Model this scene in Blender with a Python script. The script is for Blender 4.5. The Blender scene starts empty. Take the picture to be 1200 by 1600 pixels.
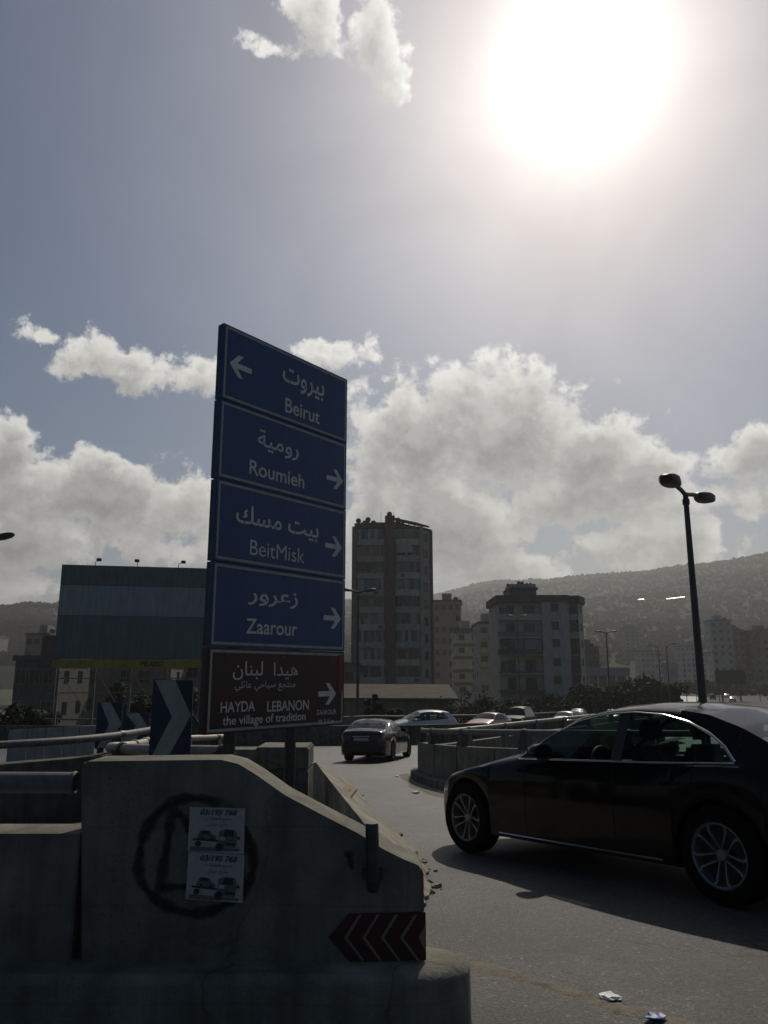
import bpy, bmesh, math, random, unicodedata
import numpy as np
from mathutils import Vector, Matrix, noise as mnoise

S = bpy.context.scene
C = S.collection
R = math.radians
random.seed(7)

# ---------------------------------------------------------------- camera
E = 7.5            # eye height above the highway level (z = 0)
PITCH = R(12.0)
FPX = 1200.0       # focal length in photo pixels (photo 1200 x 1600)
cam = bpy.data.cameras.new('camera')
cam.sensor_fit = 'VERTICAL'; cam.sensor_height = 36.0; cam.lens = 27.0
cam.clip_start = 0.05; cam.clip_end = 20000
camo = bpy.data.objects.new('camera', cam); C.objects.link(camo)
camo.location = (0, 0, E); camo.rotation_euler = (math.pi/2 + PITCH, 0, 0)
S.camera = camo

def ray(px, py):
    dx = (px-600)/FPX; dy = (800-py)/FPX
    return Vector((dx, math.cos(PITCH)-dy*math.sin(PITCH), math.sin(PITCH)+dy*math.cos(PITCH)))
def P(px, py, Y):
    d = ray(px, py); k = Y/d.y
    return Vector((d.x*k, Y, E+d.z*k))

# ---------------------------------------------------------------- sun and sky
SUN = ray(905, 108).normalized()
SUN_EL = math.asin(SUN.z); SUN_AZ = math.atan2(SUN.x, SUN.y)
sl = bpy.data.lights.new('sun', 'SUN'); sl.energy = 5.0; sl.angle = R(0.53); sl.color = (1.0, 0.92, 0.79)
so = bpy.data.objects.new('sun', sl); C.objects.link(so)
so.rotation_mode = 'QUATERNION'; so.rotation_quaternion = (-SUN).to_track_quat('-Z', 'Y')
so.location = (0, 0, 900)

W = bpy.data.worlds.new('World'); S.world = W; W.use_nodes = True
SKY_K = 0.05
EXPOSURE = -1.05
def build_world():
    nt = W.node_tree; N = nt.nodes; L = nt.links
    bg = N['Background']; bg.inputs['Strength'].default_value = SKY_K
    def nd(tree, t, **kw):
        n = tree.nodes.new(t)
        for k, v in kw.items(): setattr(n, k, v)
        return n
    def mth(tree, op, a, b=None, clamp=False):
        n = tree.nodes.new('ShaderNodeMath'); n.operation = op; n.use_clamp = clamp
        for i, x in enumerate((a, b)):
            if x is None: continue
            if isinstance(x, (int, float)): n.inputs[i].default_value = x
            else: tree.links.new(x, n.inputs[i])
        return n.outputs[0]
    def vec(tree, op, a, b):
        n = tree.nodes.new('ShaderNodeVectorMath'); n.operation = op
        for i, x in enumerate((a, b)):
            if x is None: continue
            if isinstance(x, (tuple, list, Vector)): n.inputs[i].default_value = tuple(x)
            else: tree.links.new(x, n.inputs[i])
        return n
    # ---- cloud density field as a function of a sky direction
    g = bpy.data.node_groups.new('cloud_field', 'ShaderNodeTree')
    g.interface.new_socket('dir', in_out='INPUT', socket_type='NodeSocketVector')
    g.interface.new_socket('field', in_out='OUTPUT', socket_type='NodeSocketFloat')
    gi = g.nodes.new('NodeGroupInput'); go = g.nodes.new('NodeGroupOutput')
    d = gi.outputs[0]
    blobs = [(748,612,118,48),(640,690,115,115),(790,690,140,85),(900,770,120,48),(690,815,135,75),(930,700,95,48),
             (1015,735,90,34),(1110,775,110,30),(1170,715,75,42),(590,800,60,110),(770,885,130,30),(965,845,62,20),(1085,818,85,20),
             (1165,800,60,22),(545,556,58,20),(1010,880,90,14),(205,572,112,36),(290,580,60,36),(55,525,45,14),
             (15,690,55,45),(150,768,200,50),(50,845,120,50),(290,790,110,75),(30,915,90,34),(290,860,110,34),
             (495,18,34,24),(588,36,36,34),(612,130,20,18),(432,78,34,7),(-140,720,150,70),(1330,760,160,60)]
    cur = None
    for (px, py, rx, ry) in blobs:
        c = ray(px, py).normalized()
        k = 1.10/FPX; iv = (1/(rx*k), 1/0.3, 1/(ry*k))
        m = vec(g, 'MULTIPLY_ADD', d, iv); m.inputs[2].default_value = (-c.x*iv[0], -c.y*iv[1], -c.z*iv[2])
        ln = vec(g, 'LENGTH', m.outputs[0], None)
        kf = min(1.0, .22+ry/65.0)        # small clouds have a weak core, so that noise tears them
        n_ = g.nodes.new('ShaderNodeMath'); n_.operation = 'MULTIPLY_ADD'; g.links.new(ln.outputs['Value'], n_.inputs[0]); n_.inputs[1].default_value = -kf; n_.inputs[2].default_value = kf
        cur = n_.outputs[0] if cur is None else mth(g, 'MAXIMUM', cur, n_.outputs[0])
    # general broken cumulus low in the sky all round
    sep = g.nodes.new('ShaderNodeSeparateXYZ'); g.links.new(d, sep.inputs[0])
    ln = nd(g, 'ShaderNodeTexNoise'); ln.inputs['Scale'].default_value = 3.4; ln.inputs['Detail'].default_value = 2.0
    g.links.new(d, ln.inputs['Vector'])
    a = mth(g, 'MULTIPLY', mth(g, 'SUBTRACT', ln.outputs['Fac'], 0.645), 5.0)
    el = mth(g, 'DIVIDE', mth(g, 'SUBTRACT', sep.outputs[2], 0.12), 0.17)
    bgf = mth(g, 'SUBTRACT', a, mth(g, 'MULTIPLY', el, el))
    cur = mth(g, 'MAXIMUM', cur, bgf)
    cur = mth(g, 'MAXIMUM', cur, -1.6)
    # warp + billows
    n1 = nd(g, 'ShaderNodeTexNoise'); n1.inputs['Scale'].default_value = 9.0; n1.inputs['Detail'].default_value = 9.0; n1.inputs['Roughness'].default_value = 0.67
    g.links.new(d, n1.inputs['Vector'])
    wv = vec(g, 'SCALE', n1.outputs['Color'], None); wv.inputs['Scale'].default_value = 0.035
    wd = vec(g, 'ADD', d, wv.outputs[0])
    vo = nd(g, 'ShaderNodeTexVoronoi'); vo.feature = 'F1'; vo.normalize = True
    vo.inputs['Scale'].default_value = 12.5; vo.inputs['Detail'].default_value = 5.0; vo.inputs['Roughness'].default_value = 0.62
    g.links.new(wd.outputs[0], vo.inputs['Vector'])
    f = mth(g, 'ADD', cur, mth(g, 'MULTIPLY', mth(g, 'SUBTRACT', n1.outputs['Fac'], 0.5), 3.3))
    f = mth(g, 'ADD', f, mth(g, 'MULTIPLY', mth(g, 'SUBTRACT', 0.36, vo.outputs['Distance']), 1.6))
    g.links.new(f, go.inputs[0])

    tc = N.new('ShaderNodeTexCoord'); dirv = tc.outputs['Generated']
    def field(v):
        n = N.new('ShaderNodeGroup'); n.node_tree = g; L.new(v, n.inputs[0]); return n.outputs[0]
    f0 = field(dirv)
    # the same field a little nearer the sun: what lies between the cloud and the sun shades it
    tos = (SUN - ray(700, 760).normalized()); tos.normalize()
    off = vec(nt, 'ADD', dirv, tuple(tos*0.024))
    f1 = field(off.outputs[0])
    cov = N.new('ShaderNodeMapRange'); cov.interpolation_type = 'SMOOTHSTEP'
    L.new(f0, cov.inputs['Value']); cov.inputs['From Min'].default_value = 0.02; cov.inputs['From Max'].default_value = 0.38
    thick = N.new('ShaderNodeMapRange'); L.new(f0, thick.inputs['Value'])
    thick.inputs['From Min'].default_value = 0.20; thick.inputs['From Max'].default_value = 0.95
    lit = N.new('ShaderNodeMapRange'); L.new(mth(nt, 'SUBTRACT', f0, f1), lit.inputs['Value'])
    lit.inputs['From Min'].default_value = -0.28; lit.inputs['From Max'].default_value = 0.42
    # ---- clear sky
    sky = N.new('ShaderNodeTexSky'); sky.sky_type = 'NISHITA'; sky.sun_disc = False
    sky.sun_elevation = SUN_EL; sky.sun_rotation = SUN_AZ; sky.altitude = 50
    sky.air_density = 1.0; sky.dust_density = 1.3; sky.ozone_density = 1.5
    hs = N.new('ShaderNodeHueSaturation'); hs.inputs['Saturation'].default_value = 1.5; hs.inputs['Value'].default_value = 1.4
    L.new(sky.outputs[0], hs.inputs['Color'])
    # ---- aureole round the sun (thin veil scattering forward)
    dt = N.new('ShaderNodeVectorMath'); dt.operation = 'DOT_PRODUCT'; L.new(dirv, dt.inputs[0]); dt.inputs[1].default_value = tuple(SUN)
    cosx = mth(nt, 'MINIMUM', dt.outputs['Value'], 1.0)
    ang = mth(nt, 'MULTIPLY', mth(nt, 'ARCCOSINE', cosx), 57.29578)
    def gauss(sig, amp, pw=2.0):
        x = mth(nt, 'POWER', mth(nt, 'DIVIDE', ang, sig), pw)
        return mth(nt, 'MULTIPLY', mth(nt, 'EXPONENT', mth(nt, 'MULTIPLY', x, -1.0)), amp)
    k = 2**(-EXPOSURE)/SKY_K
    ve = N.new('ShaderNodeTexNoise'); ve.inputs['Scale'].default_value = 3.2; ve.inputs['Detail'].default_value = 4.0; ve.inputs['Roughness'].default_value = .55; ve.inputs['Distortion'].default_value = .6
    L.new(dirv, ve.inputs['Vector'])
    veil = N.new('ShaderNodeMapRange'); L.new(ve.outputs['Fac'], veil.inputs['Value']); veil.inputs['From Min'].default_value = .3; veil.inputs['From Max'].default_value = .7; veil.inputs['To Min'].default_value = .72; veil.inputs['To Max'].default_value = 1.28
    au = mth(nt, 'ADD', mth(nt, 'ADD', gauss(4.0, 1.2*k, 1.5), mth(nt, 'MULTIPLY', gauss(12.5, 0.46*k, 1.2), veil.outputs[0])), mth(nt, 'MULTIPLY', gauss(38.0, 0.085*k, 1.8), veil.outputs[0]))
    auc = N.new('ShaderNodeVectorMath'); auc.operation = 'SCALE'; auc.inputs[0].default_value = (1.0, 0.99, 0.965); L.new(au, auc.inputs['Scale'])
    # ---- cloud colour: thin and sun-side parts glow, thick parts are grey
    def mixc(fac, a, b):
        n = N.new('ShaderNodeMix'); n.data_type = 'RGBA'
        if isinstance(fac, float): n.inputs[0].default_value = fac
        else: L.new(fac, n.inputs[0])
        for i, x in ((6, a), (7, b)):
            if isinstance(x, tuple): n.inputs[i].default_value = (*x, 1)
            else: L.new(x, n.inputs[i])
        return n.outputs[2]
    thin = mixc(lit.outputs[0], (.42*k, .415*k, .40*k), (.90*k, .88*k, .83*k))
    core = mixc(lit.outputs[0], (.16*k, .16*k, .16*k), (.34*k, .335*k, .325*k))
    cc = mixc(thick.outputs[0], thin, core)
    sk = mixc(cov.outputs[0], hs.outputs[0], cc)
    ad = N.new('ShaderNodeVectorMath'); ad.operation = 'ADD'; L.new(sk, ad.inputs[0]); L.new(auc.outputs[0], ad.inputs[1])
    L.new(ad.outputs[0], bg.inputs['Color'])
build_world()
W.cycles.sampling_method = 'MANUAL'; W.cycles.sample_map_resolution = 256

vs = S.view_settings
vs.view_transform = 'Standard'; vs.look = 'None'; vs.gamma = 1.0; vs.use_curve_mapping = False
vs.exposure = EXPOSURE
S.render.engine = 'CYCLES'
S.cycles.max_bounces = 8; S.cycles.transparent_max_bounces = 16; S.cycles.volume_bounces = 0
S.cycles.caustics_reflective = False; S.cycles.caustics_refractive = False
S.cycles.sample_clamp_indirect = 4.0

# ---------------------------------------------------------------- materials
MATS = {}
def mk(name, col, rough=0.7, metal=0.0, var=0.25, scale=4.0, bump=0.0, bscale=40.0, coat=0.0, spec=0.5, fine=0.0, fscale=220.0, streak=0.0, space='Object', col2=None, detail=6.0):
    """Principled material whose colour is broken up by noise, optional fine grain, vertical streaks and bump."""
    m = bpy.data.materials.new(name); m.use_nodes = True; MATS[name] = m
    nt = m.node_tree; N = nt.nodes; L = nt.links; b = N['Principled BSDF']
    b.inputs['Roughness'].default_value = rough; b.inputs['Metallic'].default_value = metal
    b.inputs['Coat Weight'].default_value = coat; b.inputs['Coat Roughness'].default_value = 0.05
    b.inputs['Specular IOR Level'].default_value = spec
    if space == 'World':
        vec = N.new('ShaderNodeNewGeometry').outputs['Position']
    else:
        vec = N.new('ShaderNodeTexCoord').outputs['Object']
    def noise(sc, det, rgh=0.6, v=None):
        n = N.new('ShaderNodeTexNoise'); n.inputs['Scale'].default_value = sc; n.inputs['Detail'].default_value = det; n.inputs['Roughness'].default_value = rgh
        L.new(v or vec, n.inputs['Vector']); return n.outputs['Fac']
    def ramp(f, a, b_, c0, c1):
        r = N.new('ShaderNodeMapRange'); L.new(f, r.inputs['Value'])
        r.inputs['From Min'].default_value = a; r.inputs['From Max'].default_value = b_
        r.inputs['To Min'].default_value = c0; r.inputs['To Max'].default_value = c1
        return r.outputs[0]
    def mul(a, f):
        n = N.new('ShaderNodeVectorMath'); n.operation = 'SCALE'
        if isinstance(a, tuple): n.inputs[0].default_value = a
        else: L.new(a, n.inputs[0])
        L.new(f, n.inputs['Scale']); return n.outputs[0]
    cur = tuple(col)
    if var > 0 or col2:
        f = noise(scale, detail)
        if col2:
            mx = N.new('ShaderNodeMix'); mx.data_type = 'RGBA'
            L.new(ramp(f, .35, .65, 0, 1), mx.inputs[0]); mx.inputs[6].default_value = (*col, 1); mx.inputs[7].default_value = (*col2, 1)
            cur = mx.outputs[2]
        cur = mul(cur, ramp(noise(scale*2.7, detail), .3, .7, 1-var, 1+var))
    if fine > 0: cur = mul(cur, ramp(noise(fscale, 2.0), .3, .7, 1-fine, 1+fine))
    if streak > 0:
        mp = N.new('ShaderNodeMapping'); mp.inputs['Scale'].default_value = (5.0, 5.0, 0.35); L.new(vec, mp.inputs['Vector'])
        cur = mul(cur, ramp(noise(1.6, 4.0, .6, mp.outputs[0]), .38, .62, 1-streak, 1.0+streak*0.3))
    if isinstance(cur, tuple): b.inputs['Base Color'].default_value = (*cur, 1)
    else: L.new(cur, b.inputs['Base Color'])
    if bump > 0:
        bp = N.new('ShaderNodeBump'); bp.inputs['Strength'].default_value = min(1.0, bump); bp.inputs['Distance'].default_value = 0.02 if bump <= 1 else 0.02*bump
        L.new(noise(bscale, 5.0), bp.inputs['Height']); L.new(bp.outputs[0], b.inputs['Normal'])
    return m

def glassmat(name, tint, rough=0.02, refl=1.0):
    m = bpy.data.materials.new(name); m.use_nodes = True; MATS[name] = m
    nt = m.node_tree; N = nt.nodes; L = nt.links; N.remove(N['Principled BSDF'])
    t = N.new('ShaderNodeBsdfTransparent'); t.inputs[0].default_value = (*tint, 1)
    g = N.new('ShaderNodeBsdfGlossy'); g.inputs['Roughness'].default_value = rough
    lw = N.new('ShaderNodeLayerWeight'); lw.inputs['Blend'].default_value = .5
    pw = N.new('ShaderNodeMath'); pw.operation = 'POWER'; L.new(lw.outputs['Facing'], pw.inputs[0]); pw.inputs[1].default_value = 5.0
    f = N.new('ShaderNodeMath'); f.operation = 'MULTIPLY_ADD'; L.new(pw.outputs[0], f.inputs[0]); f.inputs[1].default_value = .9*refl; f.inputs[2].default_value = .045*refl
    mx = N.new('ShaderNodeMixShader'); L.new(f.outputs[0], mx.inputs[0]); L.new(t.outputs[0], mx.inputs[1]); L.new(g.outputs[0], mx.inputs[2])
    L.new(mx.outputs[0], N['Material Output'].inputs['Surface']); return m

mk('asphalt', (.075,.071,.064), .5, var=.2, scale=.9, bump=.9, bscale=75, fine=.75, fscale=85, space='World', spec=.45)
def add_wear_glint(name, pores=0.0, pscale=70.0, cracks=0.0, cscale=.55, patch=0.0, patscale=.35, glint=0.0, space='World', lines=0.0):
    """pits, cracks, repair patches, chip tones with painted sparkle and shuttering lines multiplied into a material's colour"""
    m = MATS[name]; nt = m.node_tree; N = nt.nodes; L = nt.links; b = N['Principled BSDF']; src = b.inputs['Base Color'].links[0].from_socket
    vec = N.new('ShaderNodeNewGeometry').outputs['Position']
    def mr(f, a, c, o0, o1):
        r = N.new('ShaderNodeMapRange'); L.new(f, r.inputs['Value']); r.inputs['From Min'].default_value = a; r.inputs['From Max'].default_value = c; r.inputs['To Min'].default_value = o0; r.inputs['To Max'].default_value = o1; return r.outputs[0]
    def mul(sock, f):
        n = N.new('ShaderNodeVectorMath'); n.operation = 'SCALE'; L.new(sock, n.inputs[0]); L.new(f, n.inputs['Scale']); return n.outputs[0]
    def noise(sc, det, v=None):
        n = N.new('ShaderNodeTexNoise'); n.inputs['Scale'].default_value = sc; n.inputs['Detail'].default_value = det; L.new(v or vec, n.inputs['Vector']); return n
    def mathn(op, a, c):
        n = N.new('ShaderNodeMath'); n.operation = op; n.use_clamp = False
        for i, x in enumerate((a, c)):
            if isinstance(x, (int, float)): n.inputs[i].default_value = x
            else: L.new(x, n.inputs[i])
        return n.outputs[0]
    if pores:
        v = N.new('ShaderNodeTexVoronoi'); v.inputs['Scale'].default_value = pscale; L.new(vec, v.inputs['Vector'])
        msk = mr(noise(2.3, 3).outputs['Fac'], .45, .62, 0, 1)
        pit = mr(v.outputs['Distance'], .10, .22, 1, 0)
        src = mul(src, mr(mathn('MULTIPLY', pit, msk), 0, 1, 1, 1-pores))
    if patch:
        n = noise(patscale, 1.5); src = mul(src, mr(n.outputs['Fac'], .47, .50, 1-patch, 1))
        n = noise(patscale*3.1, 4); src = mul(src, mr(n.outputs['Fac'], .36, .66, 1-patch*.9, 1+patch*.6))
    if cracks:
        nz = noise(1.4, 5); a = N.new('ShaderNodeVectorMath'); a.operation = 'SCALE'; L.new(nz.outputs['Color'], a.inputs[0]); a.inputs['Scale'].default_value = .9
        c = N.new('ShaderNodeVectorMath'); c.operation = 'ADD'; L.new(vec, c.inputs[0]); L.new(a.outputs[0], c.inputs[1])
        v = N.new('ShaderNodeTexVoronoi'); v.feature = 'DISTANCE_TO_EDGE'; v.inputs['Scale'].default_value = cscale; L.new(c.outputs[0], v.inputs['Vector'])
        ln = mr(v.outputs['Distance'], .002, .010, 1, 0); msk = mr(noise(.5, 2).outputs['Fac'], .48, .60, 0, 1)
        src = mul(src, mr(mathn('MULTIPLY', ln, msk), 0, 1, 1, 1-cracks))
    if glint:  # chip tones vary at random; a few are brightened as painted sparkle
        v = N.new('ShaderNodeTexVoronoi'); v.inputs['Scale'].default_value = 55; L.new(vec, v.inputs['Vector'])
        sp = N.new('ShaderNodeSeparateXYZ'); L.new(v.outputs['Color'], sp.inputs[0])
        src = mul(src, mathn('MULTIPLY', mr(sp.outputs[0], 0, 1, 1-glint*.6, 1+glint*.45), mr(sp.outputs[1], .93, .96, 1, 1+glint*1.8)))
    if lines:
        mp = N.new('ShaderNodeSeparateXYZ'); L.new(vec, mp.inputs[0])
        w = mathn('FRACT', mathn('MULTIPLY', mathn('ADD', mp.outputs[2], mathn('MULTIPLY', noise(.8, 2).outputs['Fac'], .03)), 3.2), 0)
        src = mul(src, mr(w, .0, .035, 1-lines, 1))
    L.new(src, b.inputs['Base Color'])
mk('asphalt_dark', (.055,.053,.05), .75, var=.3, scale=1.5, bump=.5, bscale=120, fine=.4, fscale=160, space='World')
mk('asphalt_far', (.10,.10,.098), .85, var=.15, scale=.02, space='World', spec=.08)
mk('concrete', (.215,.203,.160), .85, var=.22, scale=2.2, bump=.35, bscale=55, fine=.12, fscale=180, streak=.22, spec=.2)
mk('concrete_warm', (.33,.30,.245), .9, var=.28, scale=2.5, bump=.5, bscale=45, fine=.18, fscale=150, spec=.2)
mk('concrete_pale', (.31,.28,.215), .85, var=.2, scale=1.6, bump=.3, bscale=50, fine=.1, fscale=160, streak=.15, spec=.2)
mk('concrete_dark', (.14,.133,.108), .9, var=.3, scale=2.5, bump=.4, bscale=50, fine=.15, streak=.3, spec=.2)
mk('sand', (.19,.165,.125), .95, var=.35, scale=5, bump=.7, bscale=60, fine=.35, fscale=120, space='World')
mk('steel', (.165,.165,.15), .65, .15, var=.25, scale=6, bump=.08, streak=.15)
mk('steel_pale', (.34,.32,.26), .55, .2, var=.2, scale=5, bump=.08, streak=.15)
mk('steel_dark', (.055,.058,.055), .5, .4, var=.3, scale=8, bump=.1)
mk('black_metal', (.018,.019,.018), .45, .2, var=.3, scale=10)
mk('rust', (.10,.055,.03), .9, .1, var=.4, scale=9, bump=.3)
mk('sign_blue', (.009,.048,.165), .42, var=.14, scale=3, streak=.12, bump=.35, bscale=2.2, fine=.06, fscale=40)
mk('sign_navy', (.012,.022,.060), .45, var=.2, scale=4, streak=.12, bump=.35, bscale=2.2, fine=.06, fscale=40)
mk('sign_brown', (.050,.013,.010), .45, var=.15, scale=3, streak=.12, bump=.35, bscale=2.2, fine=.06, fscale=40)
mk('sign_red', (.24,.012,.012), .5, var=.1)
mk('sign_white', (.66,.66,.60), .5, var=.12, scale=6, streak=.12)
mk('sign_grey', (.36,.37,.33), .5, var=.15, scale=5, streak=.15)
mk('plate_red', (.05,.008,.007), .55, var=.25, scale=8, streak=.15)
mk('plate_line', (.19,.17,.14), .55, var=.2)
mk('paper', (.42,.42,.385), .8, var=.12, scale=14, streak=.06)
mk('ink', (.03,.03,.03), .7, var=.3, scale=30)
mk('ink_grey', (.13,.13,.12), .7, var=.4, scale=60)
mk('car_black', (.003,.0035,.004), .10, 0, var=0, coat=0, spec=.20)
mk('car_navy', (.010,.012,.017), .16, .1, var=0, coat=.2)
mk('car_white', (.62,.62,.60), .3, 0, var=.03, coat=.6)
mk('car_silver', (.42,.43,.43), .3, .5, var=.03, coat=.6)
mk('car_red', (.25,.03,.025), .3, .1, var=.03, coat=.7)
mk('car_beige', (.34,.31,.26), .3, .2, var=.03, coat=.6)
mk('car_dark', (.012,.013,.014), .5, .0, var=0, coat=0, spec=.12)
mk('chrome', (.62,.63,.64), .22, 1.0, var=0)
mk('alloy', (.20,.20,.195), .45, .4, var=.1, scale=12)
mk('tyre', (.006,.006,.006), .9, var=.2, scale=20, bump=.2, spec=.08)
mk('plastic_black', (.010,.010,.010), .55, var=.1)
mk('seat_dark', (.018,.018,.019), .7, var=.15, scale=8)
mk('seat_grey', (.16,.16,.155), .75, var=.12, scale=8)
mk('lamp_red', (.06,.006,.006), .25, 0, var=.05, coat=1.0)
mk('lamp_clear', (.38,.39,.38), .12, .3, var=.1, coat=1.0)
mk('dark_glass', (.010,.012,.013), .12, 0, var=0, spec=.25)
mk('far_glass', (.020,.024,.026), .15, 0, var=.35, scale=.6, spec=.6)
mk('curtain', (.34,.33,.30), .8, var=.25, scale=.7)
mk('plaster_grey', (.33,.32,.29), .9, var=.2, scale=.35, streak=.25, fine=.08, fscale=9)
mk('plaster_cream', (.42,.405,.36), .9, var=.16, scale=.35, streak=.22)
mk('plaster_pink', (.31,.235,.205), .9, var=.18, scale=.35, streak=.22)
mk('plaster_white', (.44,.43,.40), .9, var=.15, scale=.35, streak=.2)
mk('plaster_brown', (.20,.165,.13), .9, var=.2, scale=.35, streak=.25)
mk('red_shaft', (.155,.09,.075), .9, var=.22, scale=.4, streak=.3)
mk('slab_dark', (.10,.095,.085), .9, var=.25, scale=.6, streak=.25)
mk('awning', (.07,.085,.075), .9, var=.3, scale=1.2)
mk('tin_roof', (.105,.093,.073), .9, 0, var=.35, scale=.5, streak=.0, spec=.05)
mk('ground', (.115,.105,.082), .95, var=.35, scale=.02, col2=(.075,.085,.05), space='World', spec=.06)
mk('hill', (.014,.018,.011), .95, var=.15, scale=.012, col2=(.018,.021,.013), space='World', fine=.12, fscale=.12, detail=10, spec=.06)
mk('leaf_dark', (.032,.044,.022), .75, var=.45, scale=1.2, spec=.04)
mk('leaf_mid', (.045,.058,.024), .75, var=.45, scale=1.0, spec=.04)
mk('leaf_dry', (.085,.072,.042), .8, var=.4, scale=1.2, spec=.04)
mk('forest', (.011,.014,.008), .95, var=.2, scale=.05, spec=.0)
mk('grille', (.006,.006,.006), .6, var=.0, spec=.12)
mk('bark', (.06,.048,.036), .95, var=.3, scale=5, bump=.4)
mk('billboard_face', (.13,.15,.155), .55, var=.12, scale=.5, streak=.18)
mk('billboard_pale', (.26,.30,.315), .5, var=.12, scale=.6, streak=.18)
mk('billboard_yellow', (.30,.26,.035), .6, var=.2, scale=.8, streak=.2)
mk('blue_grey', (.16,.19,.21), .6, var=.2, scale=1, streak=.2)
mk('orange', (.55,.09,.02), .6, var=.1)
mk('wood', (.36,.28,.16), .85, var=.25, scale=12, bump=.2)
mk('white_litter', (.75,.75,.73), .6, var=.1)
mk('blue_litter', (.05,.12,.30), .5, var=.1)
mk('house_a', (.26,.245,.21), .9, var=.15, scale=.1, spec=.2)
mk('house_b', (.26,.225,.185), .9, var=.15, scale=.1, spec=.2)
mk('house_c', (.30,.285,.255), .9, var=.15, scale=.1, spec=.2)
mk('metal_roof', (.4,.4,.4), .45, 1.0, var=.05)
glassmat('tint_glass', (.39,.50,.45))
glassmat('clear_glass', (.72,.80,.76))
add_wear_glint('asphalt', cracks=.55, patch=.18, glint=.5)
add_wear_glint('concrete', pores=.55, pscale=48, patch=.16, patscale=.8, lines=.16, cracks=.35, cscale=.9)
add_wear_glint('concrete_dark', pores=.5, pscale=42, patch=.18, patscale=.7)
add_wear_glint('concrete_pale', pores=.5, pscale=48, patch=.2, patscale=1.1, cracks=.4, cscale=1.1)
add_wear_glint('concrete_warm', pores=.4, pscale=40, patch=.22, patscale=1.4, cracks=.5, cscale=1.3)
# spray paint that thins out at its edges
m = bpy.data.materials.new('spray'); m.use_nodes = True; MATS['spray'] = m
nt = m.node_tree; b = nt.nodes['Principled BSDF']; b.inputs['Base Color'].default_value = (.012,.012,.012,1); b.inputs['Roughness'].default_value = .8
at_ = nt.nodes.new('ShaderNodeAttribute'); at_.attribute_name = 'cover'
no_ = nt.nodes.new('ShaderNodeTexNoise'); no_.inputs['Scale'].default_value = 60; no_.inputs['Detail'].default_value = 6
tc_ = nt.nodes.new('ShaderNodeTexCoord'); nt.links.new(tc_.outputs['Object'], no_.inputs['Vector'])
mu_ = nt.nodes.new('ShaderNodeMath'); mu_.operation = 'MULTIPLY_ADD'; nt.links.new(no_.outputs['Fac'], mu_.inputs[0]); mu_.inputs[1].default_value = .7; mu_.inputs[2].default_value = .45
m2_ = nt.nodes.new('ShaderNodeMath'); m2_.operation = 'MULTIPLY'; m2_.use_clamp = True; nt.links.new(at_.outputs['Fac'], m2_.inputs[0]); nt.links.new(mu_.outputs[0], m2_.inputs[1])
nt.links.new(m2_.outputs[0], b.inputs['Alpha'])

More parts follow.
